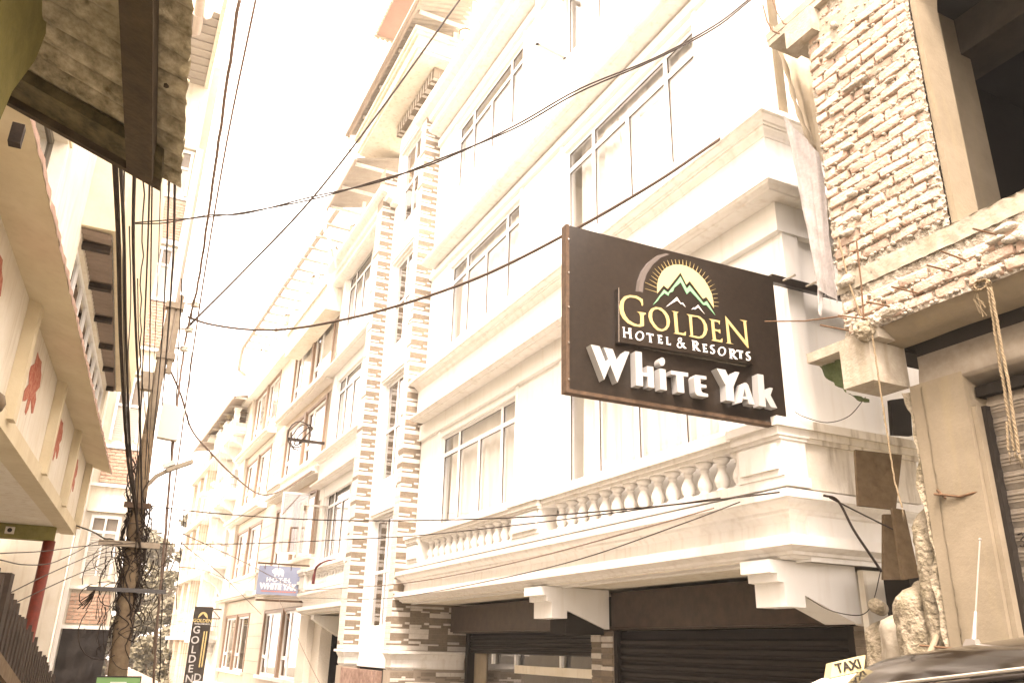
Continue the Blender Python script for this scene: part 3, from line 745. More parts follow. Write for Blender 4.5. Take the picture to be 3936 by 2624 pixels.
letter(LG, 'letter', GOLD, Z4, S4, *dL, [(583, 290), (592, 270), (585, 180), (480, 120), (365, 107), (270, 130), (205, 210), (187, 310), (200, 420), (245, 510), (330, 590), (440, 640), (540, 655), (608, 635), (603, 450), (640, 435), (635, 412), (487, 390), (530, 420), (545, 470), (545, 605), (500, 615), (430, 590), (350, 540), (295, 470), (258, 370), (255, 280), (270, 210), (310, 165), (370, 145), (460, 155), (530, 195), (560, 240), (570, 288)])
letter(LG, 'letter', GOLD, Z4, S4, *dL, [(687, 480), (695, 400), (735, 340), (810, 310), (900, 325), (980, 390), (1035, 470), (1055, 560), (1040, 640), (1000, 700), (920, 730), (840, 715), (770, 650), (710, 560)], [(745, 480), (752, 400), (790, 355), (850, 348), (920, 390), (970, 460), (1000, 550), (1000, 620), (970, 670), (915, 697), (850, 670), (790, 600), (755, 540)])
letter(LG, 'letter', GOLD, Z4, S4, *dL, [(1083, 375), (1205, 400), (1174, 420), (1200, 745), (1285, 765), (1328, 732), (1325, 803), (1115, 765), (1147, 750), (1118, 400)])
letter(LG, 'letter', GOLD, Z5, S5, *dL, [(148, 173), (330, 205), (400, 260), (438, 330), (447, 400), (425, 470), (380, 515), (320, 525), (180, 492), (207, 472), (180, 202)], [(222, 210), (300, 215), (360, 260), (395, 330), (400, 410), (380, 470), (330, 500), (240, 482)])
letter(LG, 'letter', GOLD, Z5, S5, *dL, [(468, 240), (625, 270), (622, 325), (600, 290), (540, 278), (550, 388), (600, 400), (630, 392), (632, 455), (600, 425), (552, 412), (568, 535), (630, 550), (662, 520), (660, 582), (505, 552), (527, 535), (500, 268)])
letter(LG, 'letter', GOLD, Z5, S5, *dL, [(703, 200), (995, 560), (965, 285), (913, 253), (1016, 272), (1000, 290), (1038, 662), (1022, 655), (745, 305), (780, 590), (825, 607), (713, 590), (738, 575), (713, 300)])
def ell(cx, cy, rx, ry, rot=0, n=18): return [(cx + rx * math.cos(t) * math.cos(rot) - ry * math.sin(t) * math.sin(rot), cy + rx * math.cos(t) * math.sin(rot) + ry * math.sin(t) * math.cos(rot)) for t in [2 * math.pi * k / n for k in range(n)]]
def sh2(P, dx, dy): return [(x + dx, y + dy) for x, y in P]
letter(LG, 'letter', LETW, Z4, S4, *dL, [(232, 650), (285, 663), (270, 674), (275, 735), (350, 750), (345, 688), (335, 672), (395, 682), (382, 697), (390, 840), (412, 858), (348, 850), (362, 840), (355, 774), (278, 758), (285, 825), (305, 838), (243, 828), (258, 818), (250, 675)])
letter(LG, 'letter', LETW, Z4, S4, *dL, ell(535, 808, 74, 82, .1), ell(535, 808, 52, 62, .1))
letter(LG, 'letter', LETW, Z4, S4, *dL, [(655, 755), (770, 778), (772, 812), (748, 795), (724, 792), (735, 905), (752, 925), (690, 912), (704, 900), (695, 784), (670, 780), (650, 790)])
EE = [(368, 597), (438, 607), (438, 630), (400, 620), (405, 653), (432, 660), (432, 680), (406, 672), (410, 703), (440, 706), (450, 695), (447, 728), (380, 718), (392, 708), (382, 610)]
RR = [(218, 548), (290, 563), (318, 595), (310, 622), (288, 638), (352, 710), (312, 702), (258, 640), (263, 685), (277, 698), (230, 690), (242, 680), (232, 562)]
SS = [(546, 632), (535, 634), (520, 632), (508, 642), (518, 660), (550, 690), (557, 715), (545, 740), (520, 746), (495, 737), (490, 705), (505, 725), (525, 732), (537, 715), (528, 700), (495, 672), (485, 645), (495, 622), (520, 614), (547, 620)]
letter(LG, 'letter', LETW, Z5, S5, *dL, sh2(EE, -644, -127))
letter(LG, 'letter', LETW, Z5, S5, *dL, [(-151, 498), (-112, 506), (-124, 514), (-118, 598), (-92, 602), (-78, 590), (-80, 622), (-148, 608), (-136, 600), (-142, 508)])
letter(LG, 'letter', LETW, Z5, S5, *dL, ell(52, 543, 28, 33, .1), ell(52, 543, 15, 22, .1))
letter(LG, 'letter', LETW, Z5, S5, *dL, ell(52, 618, 42, 44, .1), ell(50, 618, 26, 29, .1))
letter(LG, 'letter', LETW, Z5, S5, *dL, [(34, 560), (52, 560), (125, 645), (150, 668), (118, 668), (100, 650)])
letter(LG, 'letter', LETW, Z5, S5, *dL, [(85, 585), (122, 592), (118, 602), (108, 605), (92, 650), (78, 645), (96, 605)])
letter(LG, 'letter', LETW, Z5, S5, *dL, RR, [(256, 575), (258, 622), (284, 612), (287, 588)])
letter(LG, 'letter', LETW, Z5, S5, *dL, EE)
letter(LG, 'letter', LETW, Z5, S5, *dL, SS)
letter(LG, 'letter', LETW, Z5, S5, *dL, ell(655, 707, 57, 65, .1), ell(655, 707, 40, 50, .1))
letter(LG, 'letter', LETW, Z5, S5, *dL, sh2(RR, 532, 117), sh2([(256, 575), (258, 622), (284, 612), (287, 588)], 532, 117))
letter(LG, 'letter', LETW, Z5, S5, *dL, [(868, 688), (958, 703), (956, 730), (930, 716), (937, 800), (945, 815), (901, 808), (912, 800), (905, 712), (885, 710), (863, 716)])
letter(LG, 'letter', LETW, Z5, S5, *dL, sh2(SS, 512, 97))
# bracket running back to the wall
m = MB(); sbox(m, 5.116, 6.3, 4.735, 4.815, -.06, -.005); m.build('support_beam', BLACKS, SG)
for x in (5.24, 5.52): MB().tube([sp(x, 4.77, -.02), sp(x + .06, 4.80, .10)], .012, 6).build('bolt', CHROME, SG)

# ------------------------------------------------------------------ building with tan cladding beyond the hotel
b2 = thing('tan_clad_building', 'tan stone-faced building with brown-framed windows between two white ones', 'building', (5.42, 23.4, -3), .025)
def LBox(p, name, m, *bxs, kind=None):
    q = MB()
    for b in bxs: q.box(b[0], b[1], b[2], b[3], b[4] + 3, b[5] + 3)
    return q.build(name, m, p, local=True, kind=kind)
RZ = [(.6, 2.55), (3.95, 5.85), (6.9, 8.75), (9.6, 11.75)]
UN = [(.6, 5.9), (8.3, 13.2)]
q = MB().shell(.02, 0, 14.6, 0, 15.2, [(a, b, z0 + 3, z1 + 3) for z0, z1 in RZ for a, b in UN], .2)
q.build('wall', JOINT, b2, local=True)
LBox(b2, 'inner_wall', DARK, (.7, 5, 0, 14.6, -3, 12.1))
# cladding tiles
for z0, z1 in ((-.4, .58), (.58, 2.57), (3.93, 5.87), (6.88, 8.77), (9.58, 11.77)):
    for a, b in ((5.92, 8.28),):
        n = max(1, round((z1 - z0) / .42)); h = (z1 - z0) / n
        for k in range(n): LBox(b2, 'cladding_tile', TANTILE if z0 < 9 else CREAM, (0, .02, a, b, z0 + k * h + .006, z0 + (k + 1) * h - .006))
for z0, z1 in ((2.57, 3.05), (5.87, 6.2), (8.77, 9.05), (11.77, 12.0)): LBox(b2, 'fascia_tile', TANTILE, (0, .02, .02, 13.3, z0, z1))
for z0, z1 in ((-.5, .58), (3.25, 3.93), (6.45, 6.88), (9.3, 9.58)): LBox(b2, 'apron_tile', TANTILE if z0 < 3 else CREAM, (0, .02, .02, 5.9, z0, z1)); LBox(b2, 'apron_tile', TANTILE if z0 < 3 else CREAM, (0, .02, 8.3, 13.3, z0, z1))
LBox(b2, 'pebble_pilaster', PEBBLE, (-.12, .2, 13.3, 14.6, -3, 12.0))
LBox(b2, 'pebble_pilaster', PEBBLE, (-.10, .2, -.3, .55, -3, 2.9))
for z in (3.06, 6.2, 9.05):
    LBox(b2, 'ledge', WHITEC, (-.42, .02, -.1, 6.3, z, z + .08), (-.36, .02, -.1, 6.3, z + .08, z + .15), (-.3, .02, -.1, 6.3, z - .06, z), (-.42, .02, 7.9, 14.7, z + .1, z + .18), (-.36, .02, 7.9, 14.7, z + .18, z + .25), (-.3, .02, 7.9, 14.7, z + .04, z + .1))
LBox(b2, 'terrace_ledge', WHITEC, (-.62, .6, -.1, 5.2, 12.0, 12.1), (-.55, .6, -.1, 5.2, 12.1, 12.22), (-.40, .6, 5.2, 14.7, 11.75, 11.85), (-.34, .6, 5.2, 14.7, 11.85, 12.0))
LBox(b2, 'box_panel', CREAM, (-.55, 0, -.1, 5.2, 11.2, 12.0))
for z0, z1 in RZ:
    for a, b in UN:
        mid = (a + b) / 2
        fr = LBox(b2, 'window', BROWNF, (-.02, .05, a, a + .12, z0, z1), (-.02, .05, b - .12, b, z0, z1), (-.04, .06, mid - .18, mid + .05, z0, z1), (-.01, .05, a, b, z1 - .08, z1))
        for c, d in ((a + .12, mid - .18), (mid + .05, b - .12)):
            ww = d - c; t = .07
            LBox(fr, 'sash', WCLEAN, (.05, .1, c, c + t, z0, z1 - .08), (.05, .1, d - t, d, z0, z1 - .08), (.051, .099, c, d, z0, z0 + t), (.051, .099, c, d, z1 - .15, z1 - .08), (.049, .101, d - ww * .36, d - ww * .36 + t, z0, z1 - .08), (.052, .098, d - ww * .36, d, z0 + .5, z0 + .6))
            LBox(fr, 'pane', GLASS, (.075, .08, c + t, d - t, z0 + t, z1 - .15))
            LBox(fr, 'curtain', CURTAIN if z0 > 3 else PLAST, (.19, .2, c, d, z0, z1 - .05))
        LBox(b2, 'sill', WHITEC, (-.1, .05, a - .05, mid - .08, z0 - .1, z0 - .002)); LBox(b2, 'sill', WHITEC, (-.1, .05, mid, b + .05, z0 - .1, z0 - .002))
# an open casement on the first floor
q = MB().box(0, .05, 0, .05, 0, 1.8).box(0, .05, .75, .8, 0, 1.8).box(.001, .049, 0, .8, 0, .05).box(.001, .049, 0, .8, 1.75, 1.8)
T_ = Matrix.Translation((0, 1.4, 7.0)) @ Matrix.Rotation(math.radians(80), 4, 'Z')
q.v = [T_ @ p for p in q.v]; oc = q.build('open_casement', WCLEAN, b2, local=True)
q = MB().box(.02, .026, .05, .75, .05, 1.75); q.v = [T_ @ p for p in q.v]; q.build('pane', GLASSD, oc, local=True)
# roof terrace rail, pergola and pipe
q = MB()
for i in range(9): q.box(-.5, -.44, .2 + i * 1.7, .26 + i * 1.7, 15.2, 16.4)
for z in (15.6, 16.35): q.box(-.5, -.44, .2, 14.2, z, z + .05)
q.build('terrace_rail', WHITEC, b2, local=True)
for i in range(15): MB().box(-.85, .3, .1 + i * .95, .24 + i * .95, 17.16, 17.22).build('pergola_slat', ROOFB, b2, local=True)
MB().tube([(-.62, -.9, 17.35), (-.62, -.6, 17.35), (-.75, 6, 17.3), (-.85, 13.6, 17.2), (-.85, 13.9, 17.0), (-.85, 13.9, 16.2), (-.5, 14.2, 16.1)], .085, 8).build('drain_pipe', ROOFB, b2, local=True, smooth=True)
for y in (2.5, 6.5, 11): 
    lantern(b2, 5.42 - .35 - .025 * y, 23.4 + y, 13.0, .2)
# porch slab with cameras at the bottom
LBox(b2, 'porch_slab', CREAM, (-.9, .3, 7.5, 13.4, -.15, .1))

# ------------------------------------------------------------------ far white building with balconies
b3 = thing('balcony_building', 'far white building with arched balconies, lamps and stone pilasters', 'building', (5.15, 38.1, -4), .025)
def each(fn, p, name, m, *bxs):
    return [fn(p, name, m, b) for b in bxs]
def L3(p, name, m, *bxs, kind=None):
    q = MB()
    for b in bxs: q.box(b[0], b[1], b[2], b[3], b[4] + 4, b[5] + 4)
    return q.build(name, m, p, local=True, kind=kind)
L3(b3, 'wall', CREAM, (.35, 6, 0, 16, -4, 11.4))
for k, z in enumerate((1.75, 4.72, 7.65, 10.6)):
    sl = L3(b3, 'balcony', WHITEC, (-.75, .35, -.6, 5.6, z - .12, z + .06), (-.70, .35, -.55, 5.5, z - .22, z - .12))
    each(L3, sl, 'parapet', CREAM, (-.72, -.62, .5, 1.6, z + .06, z + .62), (-.72, -.62, 2.6, 3.4, z + .06, z + .62), (-.72, -.62, 4.6, 5.5, z + .06, z + .62), (-.72, .35, -.55, -.47, z + .06, z + .25))
    each(L3, sl, 'pedestal', WHITEC, (-.78, -.56, -.5, -.2, z + .06, z + .85), (-.78, -.56, 1.6, 2.6, z + .06, z + .7), (-.82, -.52, 1.55, 2.65, z + .7, z + .78), (-.78, -.56, 3.4, 4.6, z + .06, z + .7), (-.82, -.52, 3.35, 4.65, z + .7, z + .78), (-.82, -.52, -.54, -.16, z + .85, z + .92))
    L3(sl, 'railing', BRONZE, (-.6, .3, -.56, -.54, z + .7, z + .74), (-.6, .3, -.56, -.54, z + .4, z + .42), *[(-.5 + i * .16, -.485 + i * .16, -.56, -.54, z + .25, z + .7) for i in range(5)])
    # arched bracket below the slab
    q = MB().ext([(-.7, 0, z + 3.78), (-.7, 0, z + 3.55), (-.5, 0, z + 3.45), (-.28, 0, z + 3.38), (-.05, 0, z + 3.2), (.1, 0, z + 2.95), (.34, 0, z + 2.6), (.34, 0, z + 3.78)], (0, .35, 0))
    q.build('arch_bracket', WHITEC, sl, local=True); q.v = [p + Vector((0, 2.6, 0)) for p in q.v]; q.build('arch_bracket', WHITEC, sl, local=True)
    for y in (1.9, 3.9): 
        lm = L3(b3, 'lamp_stem', BRONZE, (-.69, -.65, y, y + .04, z + .78, z + .98))
        MB().lathe([(.05, 0), (.14, .06), (.16, .16), (.06, .24), (.02, .3)], (-.67, y + .02, z + 4.96), 8).build('lamp_globe', LANT, lm, local=True)
    wf = L3(b3, 'window', BROWNF, (.28, .36, .2, .3, z + .1, z + 2.1), (.28, .36, 1.2, 1.3, z + .1, z + 2.1), (.28, .36, .2, 1.3, z + 2.0, z + 2.1), (.28, .36, .7, .78, z + .1, z + 2.1))
    L3(wf, 'pane', GLASSD, (.32, .33, .3, 1.2, z + .1, z + 2.0))
    wf = L3(b3, 'window', WCLEAN, (.28, .36, 2.6, 2.7, z + .1, z + 2.1), (.28, .36, 4.4, 4.5, z + .1, z + 2.1), (.28, .36, 2.6, 4.5, z + 2.0, z + 2.1))
    L3(wf, 'pane', GLASSD, (.32, .33, 2.7, 4.4, z + .1, z + 2.0))
    # rear part: stone pilasters, narrow windows and slabs
    each(L3, b3, 'floor_slab', WHITEC, (-.5, .35, 6.0, 15.6, z - .1, z + .1), (-.9, .35, 6.0, 7.2, z + .9, z + 1.05))
    wf = L3(b3, 'window', WCLEAN, (.2, .34, 7.6, 7.7, z + .4, z + 2.4), (.2, .34, 9.3, 9.4, z + .4, z + 2.4), (.2, .34, 8.4, 8.5, z + .4, z + 2.4), (.2, .34, 7.6, 9.4, z + 2.35, z + 2.45))
    L3(wf, 'pane', GLASSD, (.28, .29, 7.7, 9.3, z + .4, z + 2.35))
    L3(b3, 'cornice_step', WHITEC, (-.3, .35, 5.7, 6.0, z - .3, z + 2.7))
for y in (9.8, 12.4, 15.0):
    pl = L3(b3, 'pilaster', JOINT, (-.25, .35, y, y + 1.1, -4, 11.4))
    zz = -1.0
    while zz < 11.3:
        h = RND.uniform(.35, .6)
        L3(pl, 'stone', TANTILE, (-.28 - RND.uniform(0, .02), -.25, y + .02, y + 1.08, zz + .01, zz + h - .01), (-.24, .35, y - .03, y, zz + .01, zz + h - .01)); zz += h
rf = MB().grid(lambda u, v: (-1.1 + 2.2 * v, -1.6 + 13 * u, 15.75 + .45 * v), 6, 1).build('roof', ROOFB, b3, local=True)
L3(rf, 'fascia', ROOFB, (-1.16, -1.1, -1.6, 11.4, 11.6, 11.8))
each(L3, rf, 'rafter', WHITEC, *[(-1.0, 1.0, -1.4 + i * 1.6, -1.32 + i * 1.6, 11.72, 11.8) for i in range(8)])
L3(b3, 'roof_wall', CREAM, (.4, 5, -.5, 11, 11.4, 12.1))
# string lights hanging in front of the balconies
for i in range(7):
    q = MB(); y = -.4 + i * .8
    for j in range(20): q.box(-.86, -.84, y + RND.uniform(-.02, .02), y + .02, 4.2 + 12 * j / 20, 4.25 + 12 * j / 20)
    q.tube([(-.85, y, 4.0), (-.85, y, 15.0)], .006, 4); q.build('light_string', CREAM, b3, local=True)

# vertical sign of the far hotel
V = thing('vertical_sign', 'tall narrow dark sign with stacked white letters and yellow stripes', 'sign', (4.44, 39.0, -.4))
MB().box(4.07, 4.83, 39.0, 39.12, -1.2, 2.97).build('panel', BLACKS, V)
m = MB()
m.box(4.80, 5.4, 39.03, 39.09, 2.86, 2.92); m.tube([(4.83, 39.06, 2.85), (5.2, 39.06, 2.5)], .02, 6); m.build('support_arm', BRONZE, V)
VF = 38.995
for ch, z in zip('GOLDEN', (2.02, 1.61, 1.23, .86, .48, .09)): put_text(V, 'letter', ch, .42, (4.28, VF, z), (1, 0, 0), (0, 0, 1), LETR, bold=.006)
for ch, z in zip('DOL', (.14, -.22, -.58)): put_text(V, 'letter', ch, .42, (4.6, VF, z), (1, 0, 0), (0, 0, 1), LETR, bold=.006)
MB().box(4.58, 4.63, VF - .01, 39.0, .55, 1.98).build('stripe', GOLD, V); MB().box(4.68, 4.73, VF - .01, 39.0, .55, 1.98).build('stripe', GOLD, V)
MB().box(4.24, 4.29, VF - .01, 39.0, -1.1, -.12).build('stripe', GOLD, V); MB().box(4.33, 4.38, VF - .01, 39.0, -1.1, -.12).build('stripe', GOLD, V)
put_text(V, 'lettering', 'GOLDEN', .19, (4.46, VF, 2.40), (1, 0, 0), (0, 0, 1), GOLD, bold=.004)
put_text(V, 'lettering', 'HOTEL & RESORTS', .075, (4.46, VF, 2.27), (1, 0, 0), (0, 0, 1), LETW)
q = MB().ext([(4.46 + .2 * math.cos(t * math.pi / 10), VF, 2.5 + .26 * math.sin(t * math.pi / 10)) for t in range(11)], (0, .005, 0)); q.build('sun_disc', GOLD, V)
q = MB().ext([(4.26, VF - .006, 2.5), (4.36, VF - .006, 2.6), (4.45, VF - .006, 2.7), (4.55, VF - .006, 2.58), (4.66, VF - .006, 2.49)], (0, .004, 0)); q.build('mountain', BLACKS, V)

V.location = (4.24, 37.25, -.31); V.scale = (.955, .955, .955)      # fixed to the end of the tan building

# blue sign
BS = thing('blue_hanging_sign', 'faded blue hotel sign with white yak picture beside the balustrade', 'sign', (4.5, 23.5, 2.75))
MB().box(3.94, 5.06, 23.5, 23.54, 2.77, 3.52).build('panel', BLUES, BS)
MB().box(3.9, 5.3, 23.5, 23.56, 3.56, 3.60).build('hanger_bar', RUST, BS)
m = MB()
for x in (4.1, 4.45, 4.8): m.tube([(x, 23.49, 3.56), (x, 23.49, 3.42)], .008, 4)
m.build('hook', RUST, BS)
MB().box(3.96, 5.3, 23.5, 23.58, 2.60, 2.65).build('lower_bar', RUST, BS)
yk = [(-.19, .0), (-.2, .06), (-.15, .09), (-.12, .13), (-.05, .16), (.03, .14), (.10, .12), (.15, .07), (.16, .0), (.155, -.08), (.15, -.15), (.11, -.15), (.10, -.09), (.04, -.08), (.03, -.15), (0, -.15), (-.01, -.09), (-.06, -.08), (-.08, -.15), (-.11, -.15), (-.11, -.06), (-.15, -.05)]
MB().ext([(4.47 + x * .9, 23.492, 3.36 + z * .75) for x, z in yk], (0, .006, 0)).build('yak_picture', LETW, BS)
put_text(BS, 'lettering', 'H·O·T·E·L', .16, (4.5, 23.495, 3.15), (1, 0, 0), (0, 0, 1), LETW, bold=.004)
put_text(BS, 'lettering', 'WHITE YAK', .205, (4.5, 23.495, 2.98), (1, 0, 0), (0, 0, 1), LETW, bold=.012, squeeze=.88)
m = MB(); x = 4.06
while x < 4.95:
    ww = RND.uniform(.02, .05); m.box(x, x + ww, 23.494, 23.5, 2.84, 2.87 + RND.uniform(0, .01)); x += ww + .014
m.build('small_print', REDS, BS)

# ------------------------------------------------------------------ left side: near yellow house
LD = .0635                                            # this side of the street runs slightly off parallel
def LP(c, y, z): return Vector((-c + LD * y, y, z))
def lbox(m, c0, c1, y0, y1, z0, z1, dz=0):            # c0 = street side, c1 = house side
    return m.hexa([LP(c1, y0, z0 + dz), LP(c0, y0, z0), LP(c0, y1, z0), LP(c1, y1, z0 + dz), LP(c1, y0, z1 + dz), LP(c0, y0, z1), LP(c0, y1, z1), LP(c1, y1, z1 + dz)])
Y = thing('yellow_house', 'cream house with overhanging ribbed parapet and red painted motifs', 'house', (-1.5, 11, -1.5))
m = MB(); lbox(m, 1.43, 1.6, 1.5, 15.3, 3.12, 4.33); m.build('parapet_wall', CREAM, Y)
m = MB(); lbox(m, 1.385, 1.6, 1.5, 15.32, 3.10, 3.26); m.build('bottom_beam', YELLOW, Y)
m = MB(); lbox(m, 1.6, 3.2, 1.5, 15.3, 3.11, 3.3); lbox(m, 1.43, 3.2, 15.1, 15.3, 3.3, 4.3); m.build('soffit', CREAM, Y)
for y in (5.22, 7.72, 10.24, 12.68, 15.16):
    m = MB(); lbox(m, 1.33, 1.429, y, y + .16, 3.2, 4.36); m.build('rib', YELLOW, Y)
m = MB(); m.hexa([LP(1.6, .5, 4.31), LP(1.05, .5, 4.16), LP(1.05, 15.42, 4.16), LP(1.6, 15.42, 4.31), LP(1.6, .5, 4.36), LP(1.05, .5, 4.20), LP(1.05, 15.42, 4.20), LP(1.6, 15.42, 4.36)])
m.build('sloping_ledge', YELLOW, Y)
m = MB().grid(lambda u, v: LP(1.043 + .006 * math.sin(u * 190) * math.sin(u * 77) + .004 * math.sin(u * 431), .5 + 14.95 * u, 4.152 + .055 * v + .004 * math.sin(u * 340 + v * 3)), 260, 1)
m.build('broken_edge', PINK, Y, recalc=False)
MOT = [(218, 78), (225, 110), (240, 135), (235, 180), (238, 210), (228, 280), (205, 310), (208, 350), (190, 430), (180, 430), (178, 345), (165, 400), (148, 440), (143, 420), (160, 345), (145, 360), (130, 360), (140, 300), (165, 262), (168, 200), (178, 160), (200, 145), (210, 105)]
LN = Vector((1, -LD, 0)).normalized()
P = [on(x * .6695, 1300 + y * .6695, LN, LP(1.426, 0, 0)) for x, y in MOT]
for k, dy in enumerate((-2.5, 0, 2.47, 4.95)):
    sc = (1, 1, .8, .9)[k]
    c0 = sum(P, Vector()) / len(P)
    q = [c0 + (p - c0) * Vector((sc, sc, 1)).length / Vector((1, 1, 1)).length + Vector((LD * dy, dy, 0)) for p in P]
    MB().ext(q, -LN * .002).build('painted_motif', REDM, Y)
# pipe ends and a bell lamp on the parapet
MB().lathe([(.02, 0), (.07, .02), (.085, .07), (.065, .13), (.02, .16)], atY(-14, 912, 6.6) - Vector((0, 0, .11)), 10).build('bell_lamp', BRONZE, Y, smooth=True)
# beam, flood lamp and red pole under the overhang
m = MB(); m.box(-1.6, -.66, 14.4, 14.62, 2.90, 3.105); m.build('moss_beam', OLIVE, Y)
fl = MB().box(-1.32, -1.20, 14.36, 14.399, 2.955, 3.055).build('flood_lamp', BOXW, Y)
MB().lathe([(.03, 0), (.03, .02)], (0, 0, 0), 10)
q = MB().tube([(-1.26, 14.362, 3.005), (-1.26, 14.35, 3.005)], .032, 12); q.build('lens', BLACK, fl)
MB().tube([(-.72, 14.5, 2.9), (-.72, 14.5, -1.3)], .085, 12).build('red_pole', REDP, Y, smooth=True)
# ground floor and upper walls
m = MB(); lbox(m, 2.7, 3.2, 0, 17.2, -2, 3.11); m.box(-4, -.50, 17.4, 17.6, -3, 4.32); m.build('ground_wall', CREAM, Y)
hp = LP(1.742, 14.9, 3.42); hq = atY(138, 1168, 17.399); MB().tube([hq, hq - Vector((0, .006, 0))], .04, 8).build('wall_hole', BLACK, Y)
ops = [(5.9, 8.07, 4.6, 6.05), (10.0, 16.8, 4.45, 5.95)]
m = MB()
ysx = [0, 5.9, 8.07, 10.0, 16.8, 17.2]; zsx = [4.33, 4.45, 4.6, 5.95, 6.05, 9.5]
for i in range(5):
    for j in range(5):
        cy, cz = (ysx[i] + ysx[i + 1]) / 2, (zsx[j] + zsx[j + 1]) / 2
        if any(o_[0] < cy < o_[1] and o_[2] < cz < o_[3] for o_ in ops): continue
        m.quad(LP(1.5, ysx[i], zsx[j]), LP(1.5, ysx[i + 1], zsx[j]), LP(1.5, ysx[i + 1], zsx[j + 1]), LP(1.5, ysx[i], zsx[j + 1]))
for a, b, c, e in ops:
    for (p1, p2) in (((a, c), (a, e)), ((b, e), (b, c)), ((a, e), (b, e)), ((b, c), (a, c))):
        m.quad(LP(1.5, *p1), LP(1.7, *p1), LP(1.7, *p2), LP(1.5, *p2))
m.build('upper_wall', CREAM, Y)
m = MB(); lbox(m, 2.3, 3.2, 0, 17.2, 4.33, 9.5); lbox(m, 1.71, 2.3, 0, 17.2, 6.1, 9.5); lbox(m, 1.71, 2.3, 8.12, 9.9, 4.4, 6.09); m.build('rooms', DARK, Y)
def lwindow(y0, y1, z0, z1, n, c=1.62, fm=None, cr=0):
    f = MB(); wd = .06
    for i in range(n + 1):
        yy = y0 + (y1 - y0) * i / n; lbox(f, c, c + .06, yy - wd / 2, yy + wd / 2, z0, z1)
    lbox(f, c + .002, c + .058, y0, y1, z0, z0 + .06); lbox(f, c + .002, c + .058, y0, y1, z1 - .06, z1)
    if cr: lbox(f, c - .01, c + .05, y0, y1, z0 + cr - .04, z0 + cr + .04)
    o = f.build('window', fm or WCLEAN, Y)
    for i in range(n):
        a, b = y0 + (y1 - y0) * i / n, y0 + (y1 - y0) * (i + 1) / n
        q = MB(); lbox(q, c + .025, c + .031, a + .03, b - .03, z0 + .06, z1 - .06); q.build('pane', GLASSD, o)
    return o
lwindow(5.9, 8.07, 4.6, 6.05, 2, fm=mat('grey_frame', (.16, .14, .11), rough=.5))
lwindow(10.0, 16.8, 4.45, 5.95, 9, cr=.95, c=1.55)
m = MB(); lbox(m, 1.48, 1.499, 5.8, 8.2, 6.08, 6.16); m.build('window_surround', YELLOW, Y)
# box bay over the awning and the awning itself
m = MB(); lbox(m, 1.08, 1.499, 9.84, 17.1, 6.05, 9.5); m.build('upper_bay', YELLOW, Y)
m = MB().grid(lambda u, v: Vector((LP(1.5, 9.9 + 7 * u, 0) * (1 - v) + Vector((-.545 + .036 * 7 * u, 9.9 + 7 * u, 0)) * v) + Vector((0, 0, 6.03 - .02 * v + .012 * 1.7 * math.sin(u * 7 / .14 * 6.283)))), 420, 1)
aw = m.build('awning', AWN, Y, recalc=False)
for i in range(6):
    yy = 10.2 + i * 1.28
    q = MB(); x0, x1 = -1.5 + LD * yy, -.55 + .036 * (yy - 9.9)
    q.box(x0, x1, yy, yy + .10, 5.93, 6.0); q.build('awning_bracket', WOODF, aw)
q = MB()
for i in range(46):
    yy = 9.9 + i * .152; x1 = -.54 + .036 * (yy - 9.9)
    q.add([(x1, yy, 6.03), (x1 + .03, yy + .03, 5.93), (x1, yy + .135, 6.03), (x1 - .004, yy, 6.03), (x1 + .026, yy + .03, 5.93), (x1 - .004, yy + .135, 6.03)], [(0, 1, 2), (5, 4, 3)])
q.build('awning_fringe', WCLEAN, aw, recalc=False)
# ------------------------------------------------------------------ lean-to roof over the camera's left
R_ = thing('lean_to_roof', 'mossy corrugated lean-to roof on dark timber beams overhead', 'roof', (-.6, 3, 3.3))
SL = .36
def rp(c, y, dz=0): return LP(c, y, 3.72 + (c - .235) * SL + dz)
m = MB().grid(lambda u, v: rp(.215 + .95 * v + .004 * math.sin(u * 200), .2 + 3.78 * u, -.058 * abs(math.sin((.2 + 3.78 * u) / .150 * 3.1416)) ** .6 + .004 * math.sin(u * 60 + v * 9)), 300, 6)
n0 = len(m.v); m2 = MB().grid(lambda u, v: rp(.215 + .95 * v + .004 * math.sin(u * 200), .2 + 3.78 * u, .008 + -.058 * abs(math.sin((.2 + 3.78 * u) / .150 * 3.1416)) ** .6 + .004 * math.sin(u * 60 + v * 9)), 300, 6)
m.add(m2.v, m2.f)
m.build('roof_sheet', ASB, R_, recalc=False)
def beamq(m, c0, c1, y0, y1, t, off):
    return m.hexa([rp(c0, y0, off - t), rp(c1, y0, off - t), rp(c1, y1, off - t), rp(c0, y1, off - t), rp(c0, y0, off), rp(c1, y0, off), rp(c1, y1, off), rp(c0, y1, off)])
beamq(MB(), .335, .455, .2, 3.84, .13, -.06).build('eaves_beam', WOOD, R_)
beamq(MB(), .30, 1.25, 3.70, 3.90, .06, -.06).build('end_rafter', MOSSY, R_)
beamq(MB(), .30, 1.25, 3.90, 3.935, .10, -.06).build('barge_board', WOOD, R_)
m = MB()
for y in (1.2, 1.9, 2.6, 3.2): m.tube([rp(.30, y, .03), rp(.30, y, -.06)], .012, 6)
m.build('roof_bolt', WOOD, R_)
